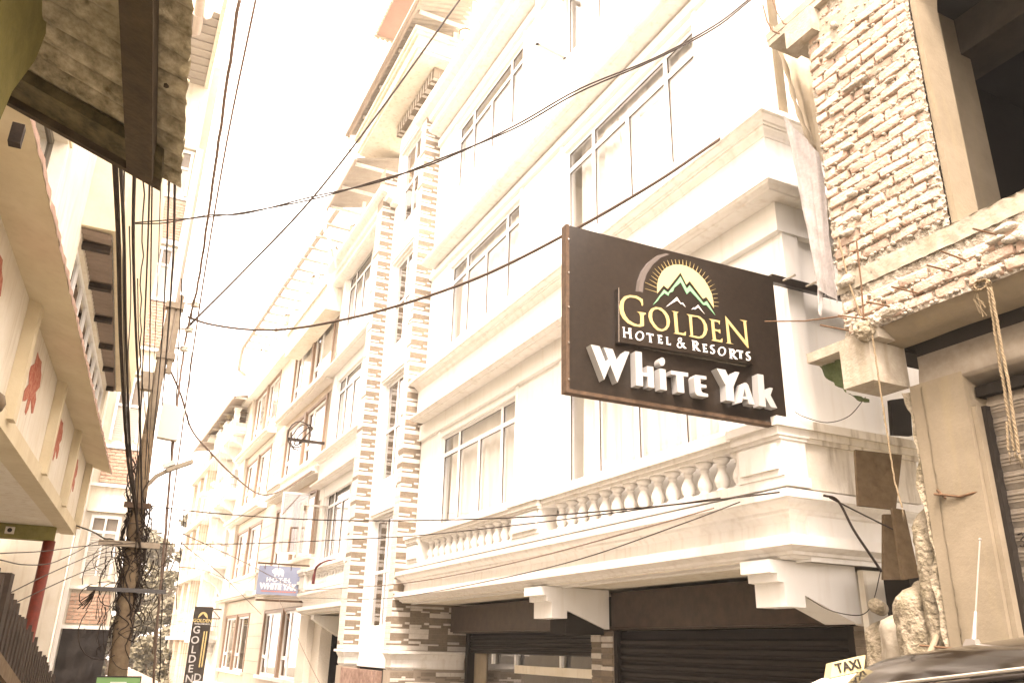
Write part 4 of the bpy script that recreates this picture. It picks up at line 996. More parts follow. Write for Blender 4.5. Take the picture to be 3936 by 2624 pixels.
# olive end wall of the lean-to
m = MB()
prof = [(.80, 5.6, 3.05), (.80, 5.0, 3.2), (.80, 4.0, 3.42), (.80, 3.55, 3.36), (.82, 3.2, 3.2), (.86, 2.9, 2.9)]
pts = [LP(.80, 1.0, 5.6), LP(.80, 3.12, 5.6), LP(.80, 3.3, 4.3), LP(.80, 3.36, 3.95), LP(.80, 3.30, 3.7), LP(.80, 3.12, 3.42), LP(.80, 3.02, 3.05), LP(.80, 1.0, 2.2)]
m.ext(pts, Vector((-.3, 0, 0))); tag(m.build('olive_wall', OLIVE), 'olive green painted wall end at the left picture edge', 'wall')
bp = atY(33, 305, 4.2)
m = MB().box(bp.x - .02, bp.x + .035, 4.2, 4.26, bp.z - .05, bp.z + .06)
_ = MB(); _.hexa([LP(.86, 4.2, 3.80), LP(.80, 4.2, 3.80), LP(.80, 4.3, 3.80), LP(.86, 4.3, 3.80), LP(.86, 4.2, 4.02), LP(.80, 4.2, 4.02), LP(.80, 4.3, 4.02), LP(.86, 4.3, 4.02)])
m.build('wall_bracket', WOODF, R_)
# ------------------------------------------------------------------ dark timber fence at the lower left
F = thing('timber_fence', 'dark picket fence stepping down the slope beside the cream house', 'fence', (-.5, 8, -1))
yy = 5.2
pk = None
while yy < 11.6:
    zt = 1.755 - .156 * (yy - 6.5) + RND.uniform(-.03, .05); wd = .05
    big = abs(yy - 6.28) < .07 or abs(yy - 9.1) < .07
    q = MB()
    if big: lbox(q, .88, .98, yy - .07, yy + .07, zt - 1.6, zt + .1); q.build('post', WOODF, F)
    else:
        a = LP(.9, yy - wd, 0); b = LP(.9, yy + wd, 0); t = Vector((-.025, 0, 0))
        q.ext([a + Vector((0, 0, zt - 1.5)), b + Vector((0, 0, zt - 1.5)), b + Vector((0, 0, zt - .05)), LP(.9, yy, zt + .05), a + Vector((0, 0, zt - .02))], t); q.build('picket', WOODF, F)
    yy += .19
q = MB(); q.hexa([LP(.86, 5, 1.52), LP(.83, 5, 1.52), LP(.83, 11.6, .40), LP(.86, 11.6, .40), LP(.86, 5, 1.62), LP(.83, 5, 1.62), LP(.83, 11.6, .50), LP(.86, 11.6, .50)]); q.build('rail', BOARD, F)

# ------------------------------------------------------------------ tall narrow building closing the left side
T = thing('tall_white_building', 'tall narrow white building with brick panels and louvred shutters', 'building', (-.6, 20.5, -2))
q = MB().box(-3, .45, 20.02, 30, -3, 18).box(-3, -.53, 19.6, 20.019, -3, 18).build('wall', CREAM, T)
MB().box(-.525, -.44, 19.8, 20.019, -3, 18).box(.40, .56, 19.88, 20.4, 4.3, 13.5).build('edge_strip', WHITE, T)
MB().box(.46, .66, 20.4, 20.9, 8, 16.5).box(.56, .62, 20.2, 20.39, 5.2, 11.2).build('side_shade_strip', ROOFB, T)  # darker tan stands in for the shadowed side of the building
def brick_panel(x0, x1, z0, z1):
    p = MB().box(x0, x1, 19.985, 20.019, z0, z1).build('brick_panel', MORTAR, T)
    z = z0 + .01; k = 0; q = MB()
    while z < z1 - .05:
        x = x0 - (.11 if k % 2 else 0)
        while x < x1:
            a, b = max(x, x0) + .006, min(x + .22, x1) - .006
            if b - a > .03: MB().box(a, b, 19.97 - RND.uniform(0, .008), 19.985, z, z + .062).build('brick', BRICKF, p, recalc=False)
            x += .23
        z += .075; k += 1
brick_panel(-.39, .38, 1.82, 2.48); brick_panel(-.30, .44, 4.75, 5.5); brick_panel(-.13, .46, 8.02, 9.15); brick_panel(-.09, .5, 10.85, 11.95); brick_panel(-.3, -.05, 12.3, 12.9)
for z in (2.5, 1.72, 4.66, 5.52, 7.9, 9.17, 10.74, 11.97): MB().box(-.5, .47, 19.94, 20.018, z, z + .07).build('string_course', WHITE, T)
def louvre(x0, x1, z0, z1, zp0, zp1):
    f = MB()
    f.box(x0, x0 + .06, 19.95, 20.018, z0, z1).box(x1 - .06, x1, 19.95, 20.018, z0, z1).box(x0, x1, 19.952, 20.016, z1 - .07, z1).box(x0, x1, 19.952, 20.016, zp0 - .06, zp0).box((x0 + x1) / 2 - .02, (x0 + x1) / 2 + .02, 19.955, 20.016, z0, z1)
    o = f.build('shuttered_window', WHITE, T)
    for a, b in ((x0 + .06, (x0 + x1) / 2 - .02), ((x0 + x1) / 2 + .02, x1 - .06)):
        MB().box(a, b, 20.0, 20.017, zp0, zp1).build('pane', mat('grey_pane', (.16, .135, .11), (.22, .19, .16), scale=4, rough=.25), o)  # opaque panes in mottled grey
    q = MB(); z = z0 + .05
    while z < zp0 - .09:
        q = MB(); q.hexa([(x0 + .06, 20.01, z), (x1 - .06, 20.01, z), (x1 - .06, 20.017, z), (x0 + .06, 20.017, z), (x0 + .06, 19.965, z + .035), (x1 - .06, 19.965, z + .035), (x1 - .06, 19.975, z + .04), (x0 + .06, 19.975, z + .04)])
        q.build('slat', WHITE, o, recalc=False); z += .052
    MB().box(x0 - .1, x1 + .1, 19.9, 20.016, z1 + .06, z1 + .14).build('hood', CREAM, o)
louvre(-.30, .30, 2.72, 4.05, 3.72, 3.98); louvre(-.28, .32, 5.7, 7.2, 6.55, 7.1); louvre(-.21, .34, 9.25, 10.6, 10.15, 10.52); louvre(-.2, .36, 12.1, 13.4, 12.9, 13.35)
q = MB().grid(lambda u, v: (-.41 + .88 * u, 19.96 - .012 * math.sin(u * 17 + v * 5) - .01 * math.sin(v * 23 + u * 4), 1.76 - 1.75 * v - .03 * math.sin(u * 3.14)), 24, 24)
tag(q.build('black_tarpaulin', TARP, smooth=True, recalc=False), 'black tarpaulin hung below the brick panel of the tall building', 'tarpaulin')
ev = MB().box(-3, .33, 17.0, 20.6, 15.5, 15.62).build('eaves_slab', ROOFG, T)
q = MB()
for i in range(9): q.box(-1.2, .3, 17.2 + i * .32, 17.26 + i * .32, 15.47, 15.5)
q.build('soffit_batten', ROOFG, ev, kind='stuff')
MB().tube([(-.25, 14.5, 15.35), (-.14, 17.4, 15.33), (-.14, 17.65, 15.33), (-.3, 17.8, 15.33), (-.6, 17.8, 15.33)], .11, 10)  .build('eaves_pipe', ROOFB, ev, smooth=True)
q = MB().ext([(-.45, 17.0, 15.5), (.15, 17.0, 15.5), (.12, 17.0, 15.3), (.02, 17.0, 15.22), (-.1, 17.0, 15.3), (-.2, 17.0, 15.2), (-.32, 17.0, 15.28), (-.4, 17.0, 15.4)], (0, .02, 0)); q.build('lace_bracket', ROOFB, ev)
MB().box(.30, .40, 14.3, 20.6, 15.45, 15.75).build('fascia', CREAM, ev)

# ------------------------------------------------------------------ utility pole
PO = thing('utility_pole', 'leaning brown utility pole wrapped in a tangle of black wires', 'utility pole', (.5, 12, -1))
MB().tube([(.56, 12, -1.2), (.47, 12, 1.0), (.40, 12, 2.3), (.345, 12, 3.3), (.31, 12, 4.2)], [.125, .115, .105, .09, .075], 12).build('shaft', POLE, PO, smooth=True)
MB().tube([(.31, 12.0, 4.15), (.30, 12, 5.0), (.31, 12, 6.12)], [.075, .065, .06], 12).build('upper_shaft', POLEG, PO, smooth=True)
q = MB().box(.38, .45, 11.96, 12.04, 5.05, 6.25).build('side_channel', POLEG, PO)
for z in (5.25, 6.02): MB().box(.22, .47, 11.92, 12.08, z, z + .09).build('clamp', POLEG, PO)
for z, dx in ((6.15, .16), (5.75, .14), (5.45, .12)):
    MB().tube([(.45, 12, z), (.45 + dx, 12, z)], .012, 6).build('pin', POLEG, PO)
    MB().lathe([(.02, -.04), (.055, -.03), (.06, -.01), (.035, 0), (.06, .015), (.05, .04), (.02, .05)], (.45 + dx, 12, z), 10).build('insulator', BOXW, PO, smooth=True)
MB().box(-.04, .69, 11.84, 11.90, 2.64, 2.71).build('cross_arm', POLEG, PO)
MB().box(-.07, .86, 11.85, 11.9, 2.085, 2.135).build('cross_arm', BLACKS, PO)
MB().box(.17, .5, 11.85, 11.9, 3.14, 3.21).build('cross_arm', RUST, PO)
MB().box(.03, .4, 11.86, 11.92, .62, .69).build('cross_arm', POLEG, PO)
q = MB().hexa([(.42, 11.9, 4.12), (.68, 11.9, 4.1), (.68, 12.06, 4.1), (.42, 12.06, 4.12), (.42, 11.9, 4.62), (.72, 11.9, 4.55), (.72, 12.06, 4.55), (.42, 12.06, 4.62)]); q.build('junction_box', BOXW, PO)
MB().box(.08, .24, 11.86, 12.0, 4.75, 5.0).build('meter_box', POLEG, PO)
MB().box(-.06, .04, 11.82, 11.9, 2.16, 2.26).build('meter_box', BOXW, PO)
la = MB().tube([(.44, 12, 2.35), (.40, 12, 3.45), (.50, 12, 3.6), (.64, 12, 3.70)], .03, 8).build('lamp_arm', POLEG, PO, smooth=True)
LE = thing('street_lamp', 'flat grey street lamp head on the arm of the utility pole', 'street lamp', (.78, 12, 3.8))
q = MB().hexa([(.62, 11.93, 3.66), (.94, 11.92, 3.83), (.94, 12.08, 3.83), (.62, 12.07, 3.66), (.60, 11.93, 3.71), (.92, 11.92, 3.875), (.92, 12.08, 3.875), (.60, 12.07, 3.71)]); q.build('lamp_head', LAMPG, LE)
q = MB().hexa([(.58, 11.95, 3.715), (.72, 11.95, 3.79), (.72, 12.05, 3.79), (.58, 12.05, 3.715), (.56, 11.95, 3.77), (.68, 11.95, 3.84), (.68, 12.05, 3.84), (.56, 12.05, 3.77)]); q.build('driver_box', BOXW, LE)
# wire tangle wound round the pole
q = MB(); rr = random.Random(3)
def axis(z): return Vector((.47 - .05 * (z - 1.0) + (.0 if z < 4 else 0), 12, z))
for i in range(80):
    z0 = rr.triangular(1.7, 4.3, 2.7); pts = []
    a0 = rr.uniform(0, 6.28); R0 = rr.uniform(.09, .17); L = rr.uniform(.3, 1.1)
    for k in range(7):
        a = a0 + rr.uniform(-.3, .3) + k * rr.uniform(-.15, .35); z = z0 - L * k / 6
        pts.append(axis(z) + Vector((math.cos(a) * R0 * rr.uniform(.7, 1.3), math.sin(a) * R0 * .8, 0)))
    q.tube(smooth_path(pts, 3), rr.uniform(.004, .011), 4, cap=False)
for i in range(22):                                  # loose loops
    z0 = rr.triangular(1.2, 3.2, 2.4); c = axis(z0) + Vector((rr.uniform(-.28, .30), rr.uniform(-.15, .1), 0)); R0 = rr.uniform(.08, .33)
    a0 = rr.uniform(0, 6); sp_ = rr.uniform(2.5, 5.5); tl = rr.uniform(.5, 1.2); pts = [c + Vector((math.cos(a0 + sp_ * k / 12) * R0, rr.uniform(-.02, .02), math.sin(a0 + sp_ * k / 12) * R0 * tl)) for k in range(13)]
    q.tube(pts, rr.uniform(.003, .007), 4, cap=False)
for i in range(30):                                  # hanging ends
    p = axis(rr.choice([2.66, 2.12, 2.5, 1.9])) + Vector((rr.choice([-.3, .2, .3, .12, -.2, .25]) + rr.uniform(-.06, .06), -.1, 0)); pts = [p]
    for k in range(5): p = p + Vector((rr.uniform(-.05, .05), rr.uniform(-.02, .02), -rr.uniform(.04, .14))); pts.append(p)
    q.tube(smooth_path(pts, 2), rr.uniform(.003, .007), 4, cap=False)
q.build('wire_tangle', CABLE, PO, kind='stuff', recalc=False)
# bundle of cut wire ends tied to the lower cross arm
q = MB()
for i in range(16):
    p = Vector((.03, 11.85, 2.1)); e = p + Vector((rr.uniform(-.16, -.02), 0, -rr.uniform(.12, .26))); q.tube([p, (p + e) / 2 + Vector((.015, 0, 0)), e], .006, 4)
tag(q.build('wire_bundle', CABLE, recalc=False), 'bunch of cut wire ends hanging from the dark cross arm', 'wires')

# ------------------------------------------------------------------ cables
def cable(name, label, pts, r, m=CABLE, group=None, wob=0, n=5):
    P = smooth_path([atY(*p) for p in pts], 7)
    if wob: P = [p + Vector((rr.uniform(-wob, wob), 0, rr.uniform(-wob, wob))) for p in P]
    o = MB().tube(P, r, n).build(name, m, smooth=True, recalc=False)
    return tag(o, label, 'cable', group)
GV = 'cables running from the pole to the roof overhead'
LV = ('thickest black cable bundle dropping from the lean-to roof to the pole', 'second thickest black cable beside the thick bundle')
cable('cable_bundle', LV[0], [(262, 330, 4.2), (272, 560, 6), (278, 800, 8), (292, 1040, 10), (308, 1150, 11.5), (322, 1260, 11.85)], .017, WOODF)
cable('cable_bundle', 'thick black cable hugging the right side of the bundle', [(275, 330, 4.2), (285, 560, 6), (290, 800, 8), (300, 1040, 10), (316, 1180, 11.85)], .012)
cable('overhead_cable', LV[1], [(309, 370, 4.6), (306, 560, 6), (312, 760, 8), (322, 980, 10), (326, 1180, 11.85)], .012)
for k, (pts, rad) in enumerate((
    ([(286, 350, 4.6), (283, 700, 7), (294, 1000, 9.5), (318, 1230, 11.85)], .004),
    ([(345, 370, 4.8), (338, 600, 6.5), (327, 860, 8.5), (318, 1100, 11), (312, 1260, 11.85)], .006),
    ([(350, 370, 4.8), (346, 640, 6.6), (342, 900, 9), (333, 1100, 11.85)], .005),
    ([(389, 395, 5), (380, 640, 7), (368, 830, 9), (352, 1000, 11.85)], .006),
    ([(402, 400, 5), (397, 600, 6.5), (383, 800, 8.8), (372, 930, 11.85)], .008),
    ([(370, 390, 5), (362, 640, 7), (350, 900, 9.5), (336, 1120, 11.85)], .003),
    ([(297, 520, 5.5), (300, 700, 7), (292, 900, 9), (300, 1150, 11.85)], .004),
    ([(316, 640, 6.5), (320, 800, 8), (335, 960, 10), (345, 1080, 11.85)], .004))):
    cable('overhead_cable', ('thinnest wire between the two thickest black cables', 'left of the paired cables under the middle of the lean-to roof edge', 'right of the paired cables under the middle of the lean-to roof edge', 'straight cable crossing the brick panels of the tall building', 'outermost dark cable below the corner of the lean-to roof', 'hair-thin wire between the paired cables and the corner cable', 'wire hanging just beside the awning fringe down to the pole', 'short wire leaving the second thickest cable towards the pole')[k], pts, rad * 1.15, group=GV)
for k, (pts, rad) in enumerate((([(330, 360, 4.8), (326, 620, 7), (320, 860, 9), (316, 1090, 11.5), (315, 1250, 11.85)], .0055), ([(418, 640, 11), (405, 900, 12), (392, 1060, 12.2), (376, 1300, 12.6), (366, 1568, 13.2)], .009), ([(448, 560, 11), (440, 760, 12), (432, 960, 12.6), (420, 1200, 13), (404, 1400, 13.4)], .006))):
    cable('overhead_cable', ('dark cable between the second thickest cable and the paired cables', 'wavy service cable dropping beside the pole past the lamp arm', 'thin service wire dropping in front of the trees')[k], pts, rad, wob=.012)
cable('overhead_cable', 'twisted grey-brown cable from the sky down past the street lamp', [(549, 0, 6), (520, 200, 7), (488, 420, 8.5), (455, 650, 11), (430, 760, 12), (415, 860, 12), (398, 1010, 12), (380, 1210, 12.2), (362, 1420, 12.5), (352, 1568, 13)], .017, CABLET, wob=.006)
cable('overhead_cable', 'thin straight wire from the top edge to the lower end of the street', [(587, 0, 7), (520, 330, 9), (468, 640, 11.5), (430, 900, 13), (390, 1200, 15), (350, 1500, 17)], .013, CABLET)
cable('overhead_cable', 'straight dark wire rising from the pole top to the eaves of the hotel', [(434, 748, 12), (560, 622, 13), (717, 456, 12.2), (880, 245, 11.4), (1056, 0, 10.5)], .018, CABLE)
cable('twisted_wire', 'thin twisted pair of wires crossing the sky in front of the hotel', [(304, 512, 11), (380, 506, 10.5), (480, 498, 9.5), (560, 488, 9), (717, 458, 8.2), (870, 414, 7.6), (1000, 374, 7), (1180, 290, 6.4), (1330, 205, 5.8), (1500, 135, 5.4), (1640, 60, 5.1), (1725, -5, 5)], .009, CABLE)
cable('twisted_wire', 'darker strand wound round the thin pair crossing the sky', [(304, 514, 11), (380, 512, 10.5), (480, 494, 9.5), (560, 491, 9), (717, 452, 8.2), (870, 418, 7.6), (1000, 369, 7), (1180, 296, 6.4), (1330, 212, 5.8), (1500, 139, 5.4), (1640, 66, 5.1), (1725, 0, 5)], .009, CABLE)
cable('overhead_cable', 'thick sagging cable from the pole to the hotel window ledge', [(432, 728, 12), (480, 744, 11.6), (560, 756, 11), (640, 757, 10.3), (740, 744, 9.6), (900, 706, 8.6), (1100, 637, 7.6), (1300, 538, 6.7), (1500, 423, 5.9), (1655, 318, 5.5)], .017, mat('brown_cable', (.075, .05, .036), rough=.7))
cable('overhead_cable', 'loose cable looping down from the pole to the coil on the tan building', [(382, 830, 12), (415, 905, 12.5), (440, 985, 13.5), (480, 1035, 15), (540, 1095, 17), (600, 1135, 19.5), (655, 1122, 21.5), (715, 1082, 23)], .016, CABLET)
cable('overhead_cable', 'upper thin wire strung level across the front of the balcony', [(338, 1160, 12), (480, 1177, 11.5), (700, 1192, 10.5), (935, 1195, 9), (1200, 1187, 7.4), (1480, 1165, 5.6), (1690, 1142, 4.95), (1790, 1130, 4.9)], .0075)
cable('overhead_cable', 'lower thin wire strung level across the balcony balusters', [(355, 1248, 12), (560, 1248, 11.3), (760, 1240, 10.4), (960, 1229, 9), (1240, 1199, 7), (1500, 1165, 5.5), (1655, 1143, 4.96)], .006)
cable('overhead_cable', 'yellowish wire running along the underside of the balcony cornice', [(700, 1355, 14), (830, 1347, 12), (940, 1337, 10), (1080, 1313, 8.4), (1240, 1277, 7), (1480, 1212, 5.6), (1640, 1166, 4.95)], .0065, CABLET)
cable('overhead_cable', 'dark wire crossing below the balcony cornice from the blue sign', [(560, 1375, 22), (690, 1372, 18), (830, 1375, 13), (935, 1368, 10), (1120, 1334, 8), (1330, 1284, 6.4), (1560, 1205, 5.3), (1700, 1152, 4.95)], .005)
for k, pts in enumerate(([(0, 1270, 8), (100, 1265, 9.5), (200, 1253, 11), (330, 1246, 12)], [(0, 1285, 7), (55, 1296, 8), (115, 1293, 9.5), (170, 1270, 10.5), (230, 1242, 11.5), (310, 1250, 12)], [(0, 1372, 7), (110, 1318, 9), (200, 1278, 10.5), (262, 1250, 11.85)], [(25, 1388, 8), (150, 1330, 9.5), (240, 1292, 10.8), (300, 1262, 11.9)])):
    cable('overhead_cable', ('nearly level wire from the cream house to the pole', 'sagging black wire looped in front of the red pole', 'upper of two wires climbing from the fence to the pole', 'lower of two wires climbing from the fence to the pole')[k], pts, .005)
cable('overhead_cable', 'stiff dark cable end sticking out from the cream house corner', [(175, 1206, 15.2), (215, 1221, 14), (240, 1236, 13), (258, 1238, 12.3), (278, 1260, 12), (330, 1260, 11.9)], .012)
for k, pts in enumerate(([(420, 1225, 12), (560, 1290, 16), (680, 1352, 22), (700, 1356, 23)], [(415, 1245, 12), (520, 1330, 18), (600, 1410, 26)], [(400, 1300, 12), (470, 1310, 20), (560, 1340, 30), (610, 1300, 23)])):
    cable('overhead_cable', ('thin wire from the pole down to the blue sign', 'thin wire dropping from the pole across the far balconies', 'thin wire dipping across the top of the vertical sign')[k], pts, .007, CABLET)
cable('overhead_cable', 'thin slanting wire in front of the ground floor tan windows', [(640, 1375, 23), (668, 1430, 22), (705, 1510, 21), (740, 1580, 20)], .008, CABLET)
# coiled cable on the corner of the tan building
q = MB()
for a in range(4): q.tube([Vector((4.55 + .33 * math.cos(t * .4) * (1 - .15 * a) + .06 * a, 23.3 - .02 * a, 7.15 + (.42 - .06 * a) * math.sin(t * .4 + a * .5))) for t in range(13)], .018, 5)
q.box(4.25, 5.3, 23.28, 23.36, 6.98, 7.06)
tag(q.build('cable_coil', CABLE, recalc=False), 'coil of spare cable on a bracket at the tan building corner', 'cable coil')

# green plate at the pole foot
GS = thing('green_sign', 'small green sign plate with crossed white emblem at the pole foot', 'sign', (.45, 11.7, .2))
MB().box(.235, .72, 11.70, 11.72, .4, 1.09).build('plate', GREENS, GS)
q = MB().box(.225, .73, 11.695, 11.725, 1.09, 1.105).box(.225, .235, 11.695, 11.725, .4, 1.09).box(.72, .73, 11.695, 11.725, .4, 1.09); q.build('rim', BLACK, GS)
q = MB().box(.39, .57, 11.694, 11.699, 1.03, 1.04).box(.39, .40, 11.694, 11.699, .75, 1.03).box(.56, .57, 11.694, 11.699, .75, 1.03).box(.40, .56, 11.694, 11.699, .93, .945)
q.ext([(.42, 11.692, .955), (.435, 11.692, .95), (.545, 11.692, 1.01), (.54, 11.692, 1.025)], (0, .005, 0)); q.ext([(.54, 11.691, .955), (.525, 11.691, .95), (.415, 11.691, 1.01), (.42, 11.691, 1.025)], (0, .005, 0))
q.build('emblem', LETW, GS)

# ------------------------------------------------------------------ unfinished brick building on the right
BB = thing('brick_building', 'unfinished rough brick building with raw concrete beam ends and roller shutter', 'building', (5, 2.5, -.3))
q = MB().box(4.72, 4.83, 2.985, 3.93, 3.70, 6.6).box(4.72, 4.83, -1.0, 2.984, 3.70, 4.05)
q.build('wall_core', MORTAR, BB)
rj = random.Random(8)
def rough_face(y0, y1, z0, z1, x, amp, st=.022):
    nu, nv = int((y1 - y0) / st), int((z1 - z0) / st)
    R = [[rj.gauss(0, 1) for _ in range(nv + 1)] for _ in range(nu + 1)]
    return MB().grid(lambda u, v: (x + amp * R[round(u * nu)][round(v * nv)], y0 + (y1 - y0) * u + amp * .4 * R[round(v * nv) % nu][round(u * nu) % nv], z0 + (z1 - z0) * v), nu, nv)
rough_face(2.99, 3.92, 3.68, 6.62, 4.610, .007, .02).build('mortar_bed', MORTAR, BB, smooth=True, recalc=False)
rough_face(.2, 2.99, 3.68, 4.05, 4.610, .008, .025).build('mortar_bed', MORTAR, BB, smooth=True, recalc=False)
rough_face(.2, 3.93, 4.03, 4.165, 4.594, .004, .03).build('mortar_band', CONC, BB, smooth=True, recalc=False)
q = MB().grid(lambda u, v: (4.59 + .26 * v, .2 + 2.79 * u, 4.165 + .025 * math.sin(u * 21) * math.sin(v * 3) + rj.uniform(-.006, .008)), 70, 6); q.build('sill_mortar', MORTAR, BB, smooth=True, recalc=False)
rough_face(2.975, 3.02, 4.17, 6.62, 4.60, .006, .02).build('jamb_edge', MORTAR, BB, recalc=False)
BR = []
for k in range(7):                                   # a few hand-made brick shapes
    bm = bmesh.new(); bmesh.ops.create_cube(bm, size=1)
    for v in bm.verts: v.co = Vector((v.co.x * .06, v.co.y * .224 + rj.uniform(-.009, .009), v.co.z * .071 + rj.uniform(-.008, .008)))
    bmesh.ops.bevel(bm, geom=bm.edges[:], offset=.009, segments=2, affect='EDGES', profile=.6)
    for v in bm.verts: v.co += Vector((rj.uniform(-.0025, .0025), rj.uniform(-.003, .003), rj.uniform(-.003, .003)))
    me_ = bpy.data.meshes.new('brick'); bm.to_mesh(me_); bm.free(); me_.materials.append(BRICK)
    for p in me_.polygons: p.use_smooth = True
    BR.append(me_)
def brick(y, z, sc=1.0):
    o = bpy.data.objects.new('brick', rj.choice(BR)); COL.objects.link(o); o.parent = BB
    o.location = WORLD[BB.name].inverted() @ Vector((4.614 + rj.uniform(-.010, .016), y, z)); o.scale = (1, sc, rj.uniform(.92, 1.05))
    o.rotation_euler = (rj.uniform(-.03, .03), rj.uniform(-.08, .06), rj.uniform(-.04, .04)); WORLD[o.name] = WORLD[BB.name]
row = 0; z = 3.745
lump = MB()
def mortar_lump(y, z):
    n = 5; rr_ = rj.triangular(.006, .024, .010)
    lump.lathe([(rr_ * .5, -rr_ * .7), (rr_ * 1.1, -.1 * rr_), (rr_ * .8, .5 * rr_), (rr_ * .2, .8 * rr_)], (4.592 + rj.uniform(-.004, .008), y, z), n)
while z < 6.55:
    if not (4.0 < z < 4.2):
        lo = .45 if z < 4.0 else 3.0
        y = 3.91 - (.12 if row % 2 else 0) - rj.uniform(0, .03)
        if row % 2 and y + .12 < 3.92: brick(3.91 - .055, z, .45); y = 3.91 - .125
        while y > lo + .03:
            L = min(.232, y - lo)
            if L > .07 and not (z > 6.2 and y > 3.35 and y < 3.75):
                brick(y - L / 2, z + rj.uniform(-.005, .005), L / .232 * rj.uniform(.94, 1.0))
            for _ in range(5): mortar_lump(y - rj.uniform(0, L), z - .043 + rj.uniform(-.008, .008))
            mortar_lump(y, z + rj.uniform(-.03, .03))
            y -= .238
    z += .0868; row += 1
for i in range(20):                                   # mortar smeared over the brick faces
    yc, zc_ = rj.uniform(3.05, 3.85), rj.uniform(3.75, 6.4)
    if rj.random() < .3: yc, zc_ = rj.uniform(1.9, 3.0), rj.uniform(3.72, 4.0)
    wy, wz = rj.uniform(.03, .12), rj.uniform(.015, .05); n_ = 9
    P_ = [(4.556 + rj.uniform(0, .006), yc + wy * math.cos(k * 6.283 / n_) * rj.uniform(.5, 1.1), zc_ + wz * math.sin(k * 6.283 / n_) * rj.uniform(.5, 1.1)) for k in range(n_)]
    lump.add(P_ + [(p[0] + .03, p[1], p[2]) for p in P_] + [(4.5545, yc, zc_)], [(k, (k + 1) % n_, n_ * 2) for k in range(n_)] + [(k, k + n_, (k + 1) % n_ + n_, (k + 1) % n_) for k in range(n_)])
lump.build('mortar_lumps', MORTAR, BB, kind='stuff', smooth=True, recalc=False)
q = MB().grid(lambda u, v: (4.588 + rj.uniform(-.002, .002), 3.28 + .5 * u, 6.13 + .38 * v + .1 * math.sin(u * 7)), 20, 14); q.build('plaster_patch', CONC, BB, smooth=True, recalc=False)
# jamb reveal with rounded top, room behind
q = MB().box(4.62, 4.86, 2.93, 2.974, 4.17, 6.02)
q.ext([(4.62, 2.97, 6.02)] + [(4.62, 2.93 - .3 * (1 - math.cos(t * .314)), 6.02 + .3 * math.sin(t * .314)) for t in range(6)] + [(4.62, 2.5, 6.40), (4.62, 2.5, 6.5), (4.62, 2.97, 6.5)], (.24, 0, 0)); q.build('jamb_reveal', PLAST, BB)
q = MB().box(4.84, 9.5, 3.74, 3.9, 3.6, 6.8).box(9.3, 9.5, -3, 4.0, 3.6, 6.8).box(4.6, 9.5, -3, -2.8, 3.6, 6.8).box(4.84, 9.5, -2.8, 4.0, 6.5, 6.6).box(4.84, 9.5, -2.8, 4.0, 3.62, 3.7); q.build('room', DARK, BB)  # walls coloured near-black to pass for an unlit room
MB().box(4.62, 4.84, -3, 1.25, 4.1, 6.5).build('unseen_front_wall', MORTAR, BB)  # unseen stretch of wall, added to keep daylight out of the room
MB().box(5.28, 5.72, 3.26, 3.6, 3.7, 6.5).build('inner_pillar', PLAST, BB)
MB().box(4.9, 9.3, 1.9, 2.2, 6.1, 6.5).box(5.6, 6.0, -2.8, 4.0, 6.15, 6.5).build('ceiling_beam', mat('shade_dark_concrete', (.07, .055, .04), (.045, .035, .025), scale=4, rough=.9), BB)  # beam colour darkened in place of the room's shade
MB().box(4.6, 4.84, -3, 2.4, 6.4, 6.8).build('lintel', CONC, BB)
# upper slab strip and beam end
MB().box(4.55, 4.9, 2.4, 4.31, 6.66, 6.735).box(4.555, 4.9, 2.4, 4.30, 6.60, 6.658).build('slab_edge', CONC, BB)
MB().box(4.50, 4.92, 3.76, 4.05, 6.36, 6.598).build('beam_end', CONC, BB)
MB().box(4.62, 8, 2.4, 3.94, 6.56, 6.599).build('slab_soffit', CONC, BB)
# lower slab strip, beam end, soffit
MB().box(4.58, 4.75, 3.62, 4.28, 3.60, 3.675).build('slab_edge', CONC, BB)
MB().box(4.56, 4.92, 3.69, 3.95, 3.30, 3.598).build('beam_end', CONC, BB)
q = MB().grid(lambda u, v: (4.60 + .30 * v, .2 + 3.49 * u, 3.675 - .085 * math.sin(v * 1.57) + .02 * math.sin(v * 9) * (1 - v) + .004 * math.sin(u * 31)), 40, 8); q.build('soffit_plaster', PLAST, BB, smooth=True, recalc=False)
MB().box(4.92, 5.0, .2, 3.6, 3.50, 3.60).build('gap_shade_strip', DARK, BB)  # solid dark strip drawn for the shade above the hood
# shutter hood (rounded sheet) and shutter
q = MB().grid(lambda u, v: (4.90 + .02 - .05 * math.sin(v * math.pi * .62) + (.14 * (v - .8) / .2 if v > .8 else 0), .2 + 3.38 * u, 3.50 - .30 * v), 6, 20); q.build('shutter_hood', SHSTEEL, BB, smooth=True, recalc=False)
MB().box(4.92, 5.1, 3.57, 3.6, 3.2, 3.5).build('hood_end', SHSTEEL, BB)
MB().box(4.96, 5.08, .2, 3.25, 3.12, 3.19).build('shutter_gap_shade', DARK, BB)  # solid dark strip drawn for the shade below the hood
sh = shutter(BB, 5.0, .2, 3.22, -.25, 3.12, .115, SHSTEEL, dp=.35)
q = MB()
for i in range(29):
    for j in range(3): q.box(4.991, 4.998, .2, 3.19, -.25 + i * .115 + .032 + j * .022, -.25 + i * .115 + .041 + j * .022)
q.build('slat_ribs', SHSTEEL, sh, kind='stuff', recalc=False)
MB().box(4.90, 5.04, 3.225, 3.258, -.3, 3.05).build('rail_and_gap_shade', PLAST, BB)
MB().box(4.95, 5.04, 3.195, 3.224, -.3, 3.05).build('rail_and_gap_shade', DARK, BB)  # no rail here: dark strip painted for the shaded gap
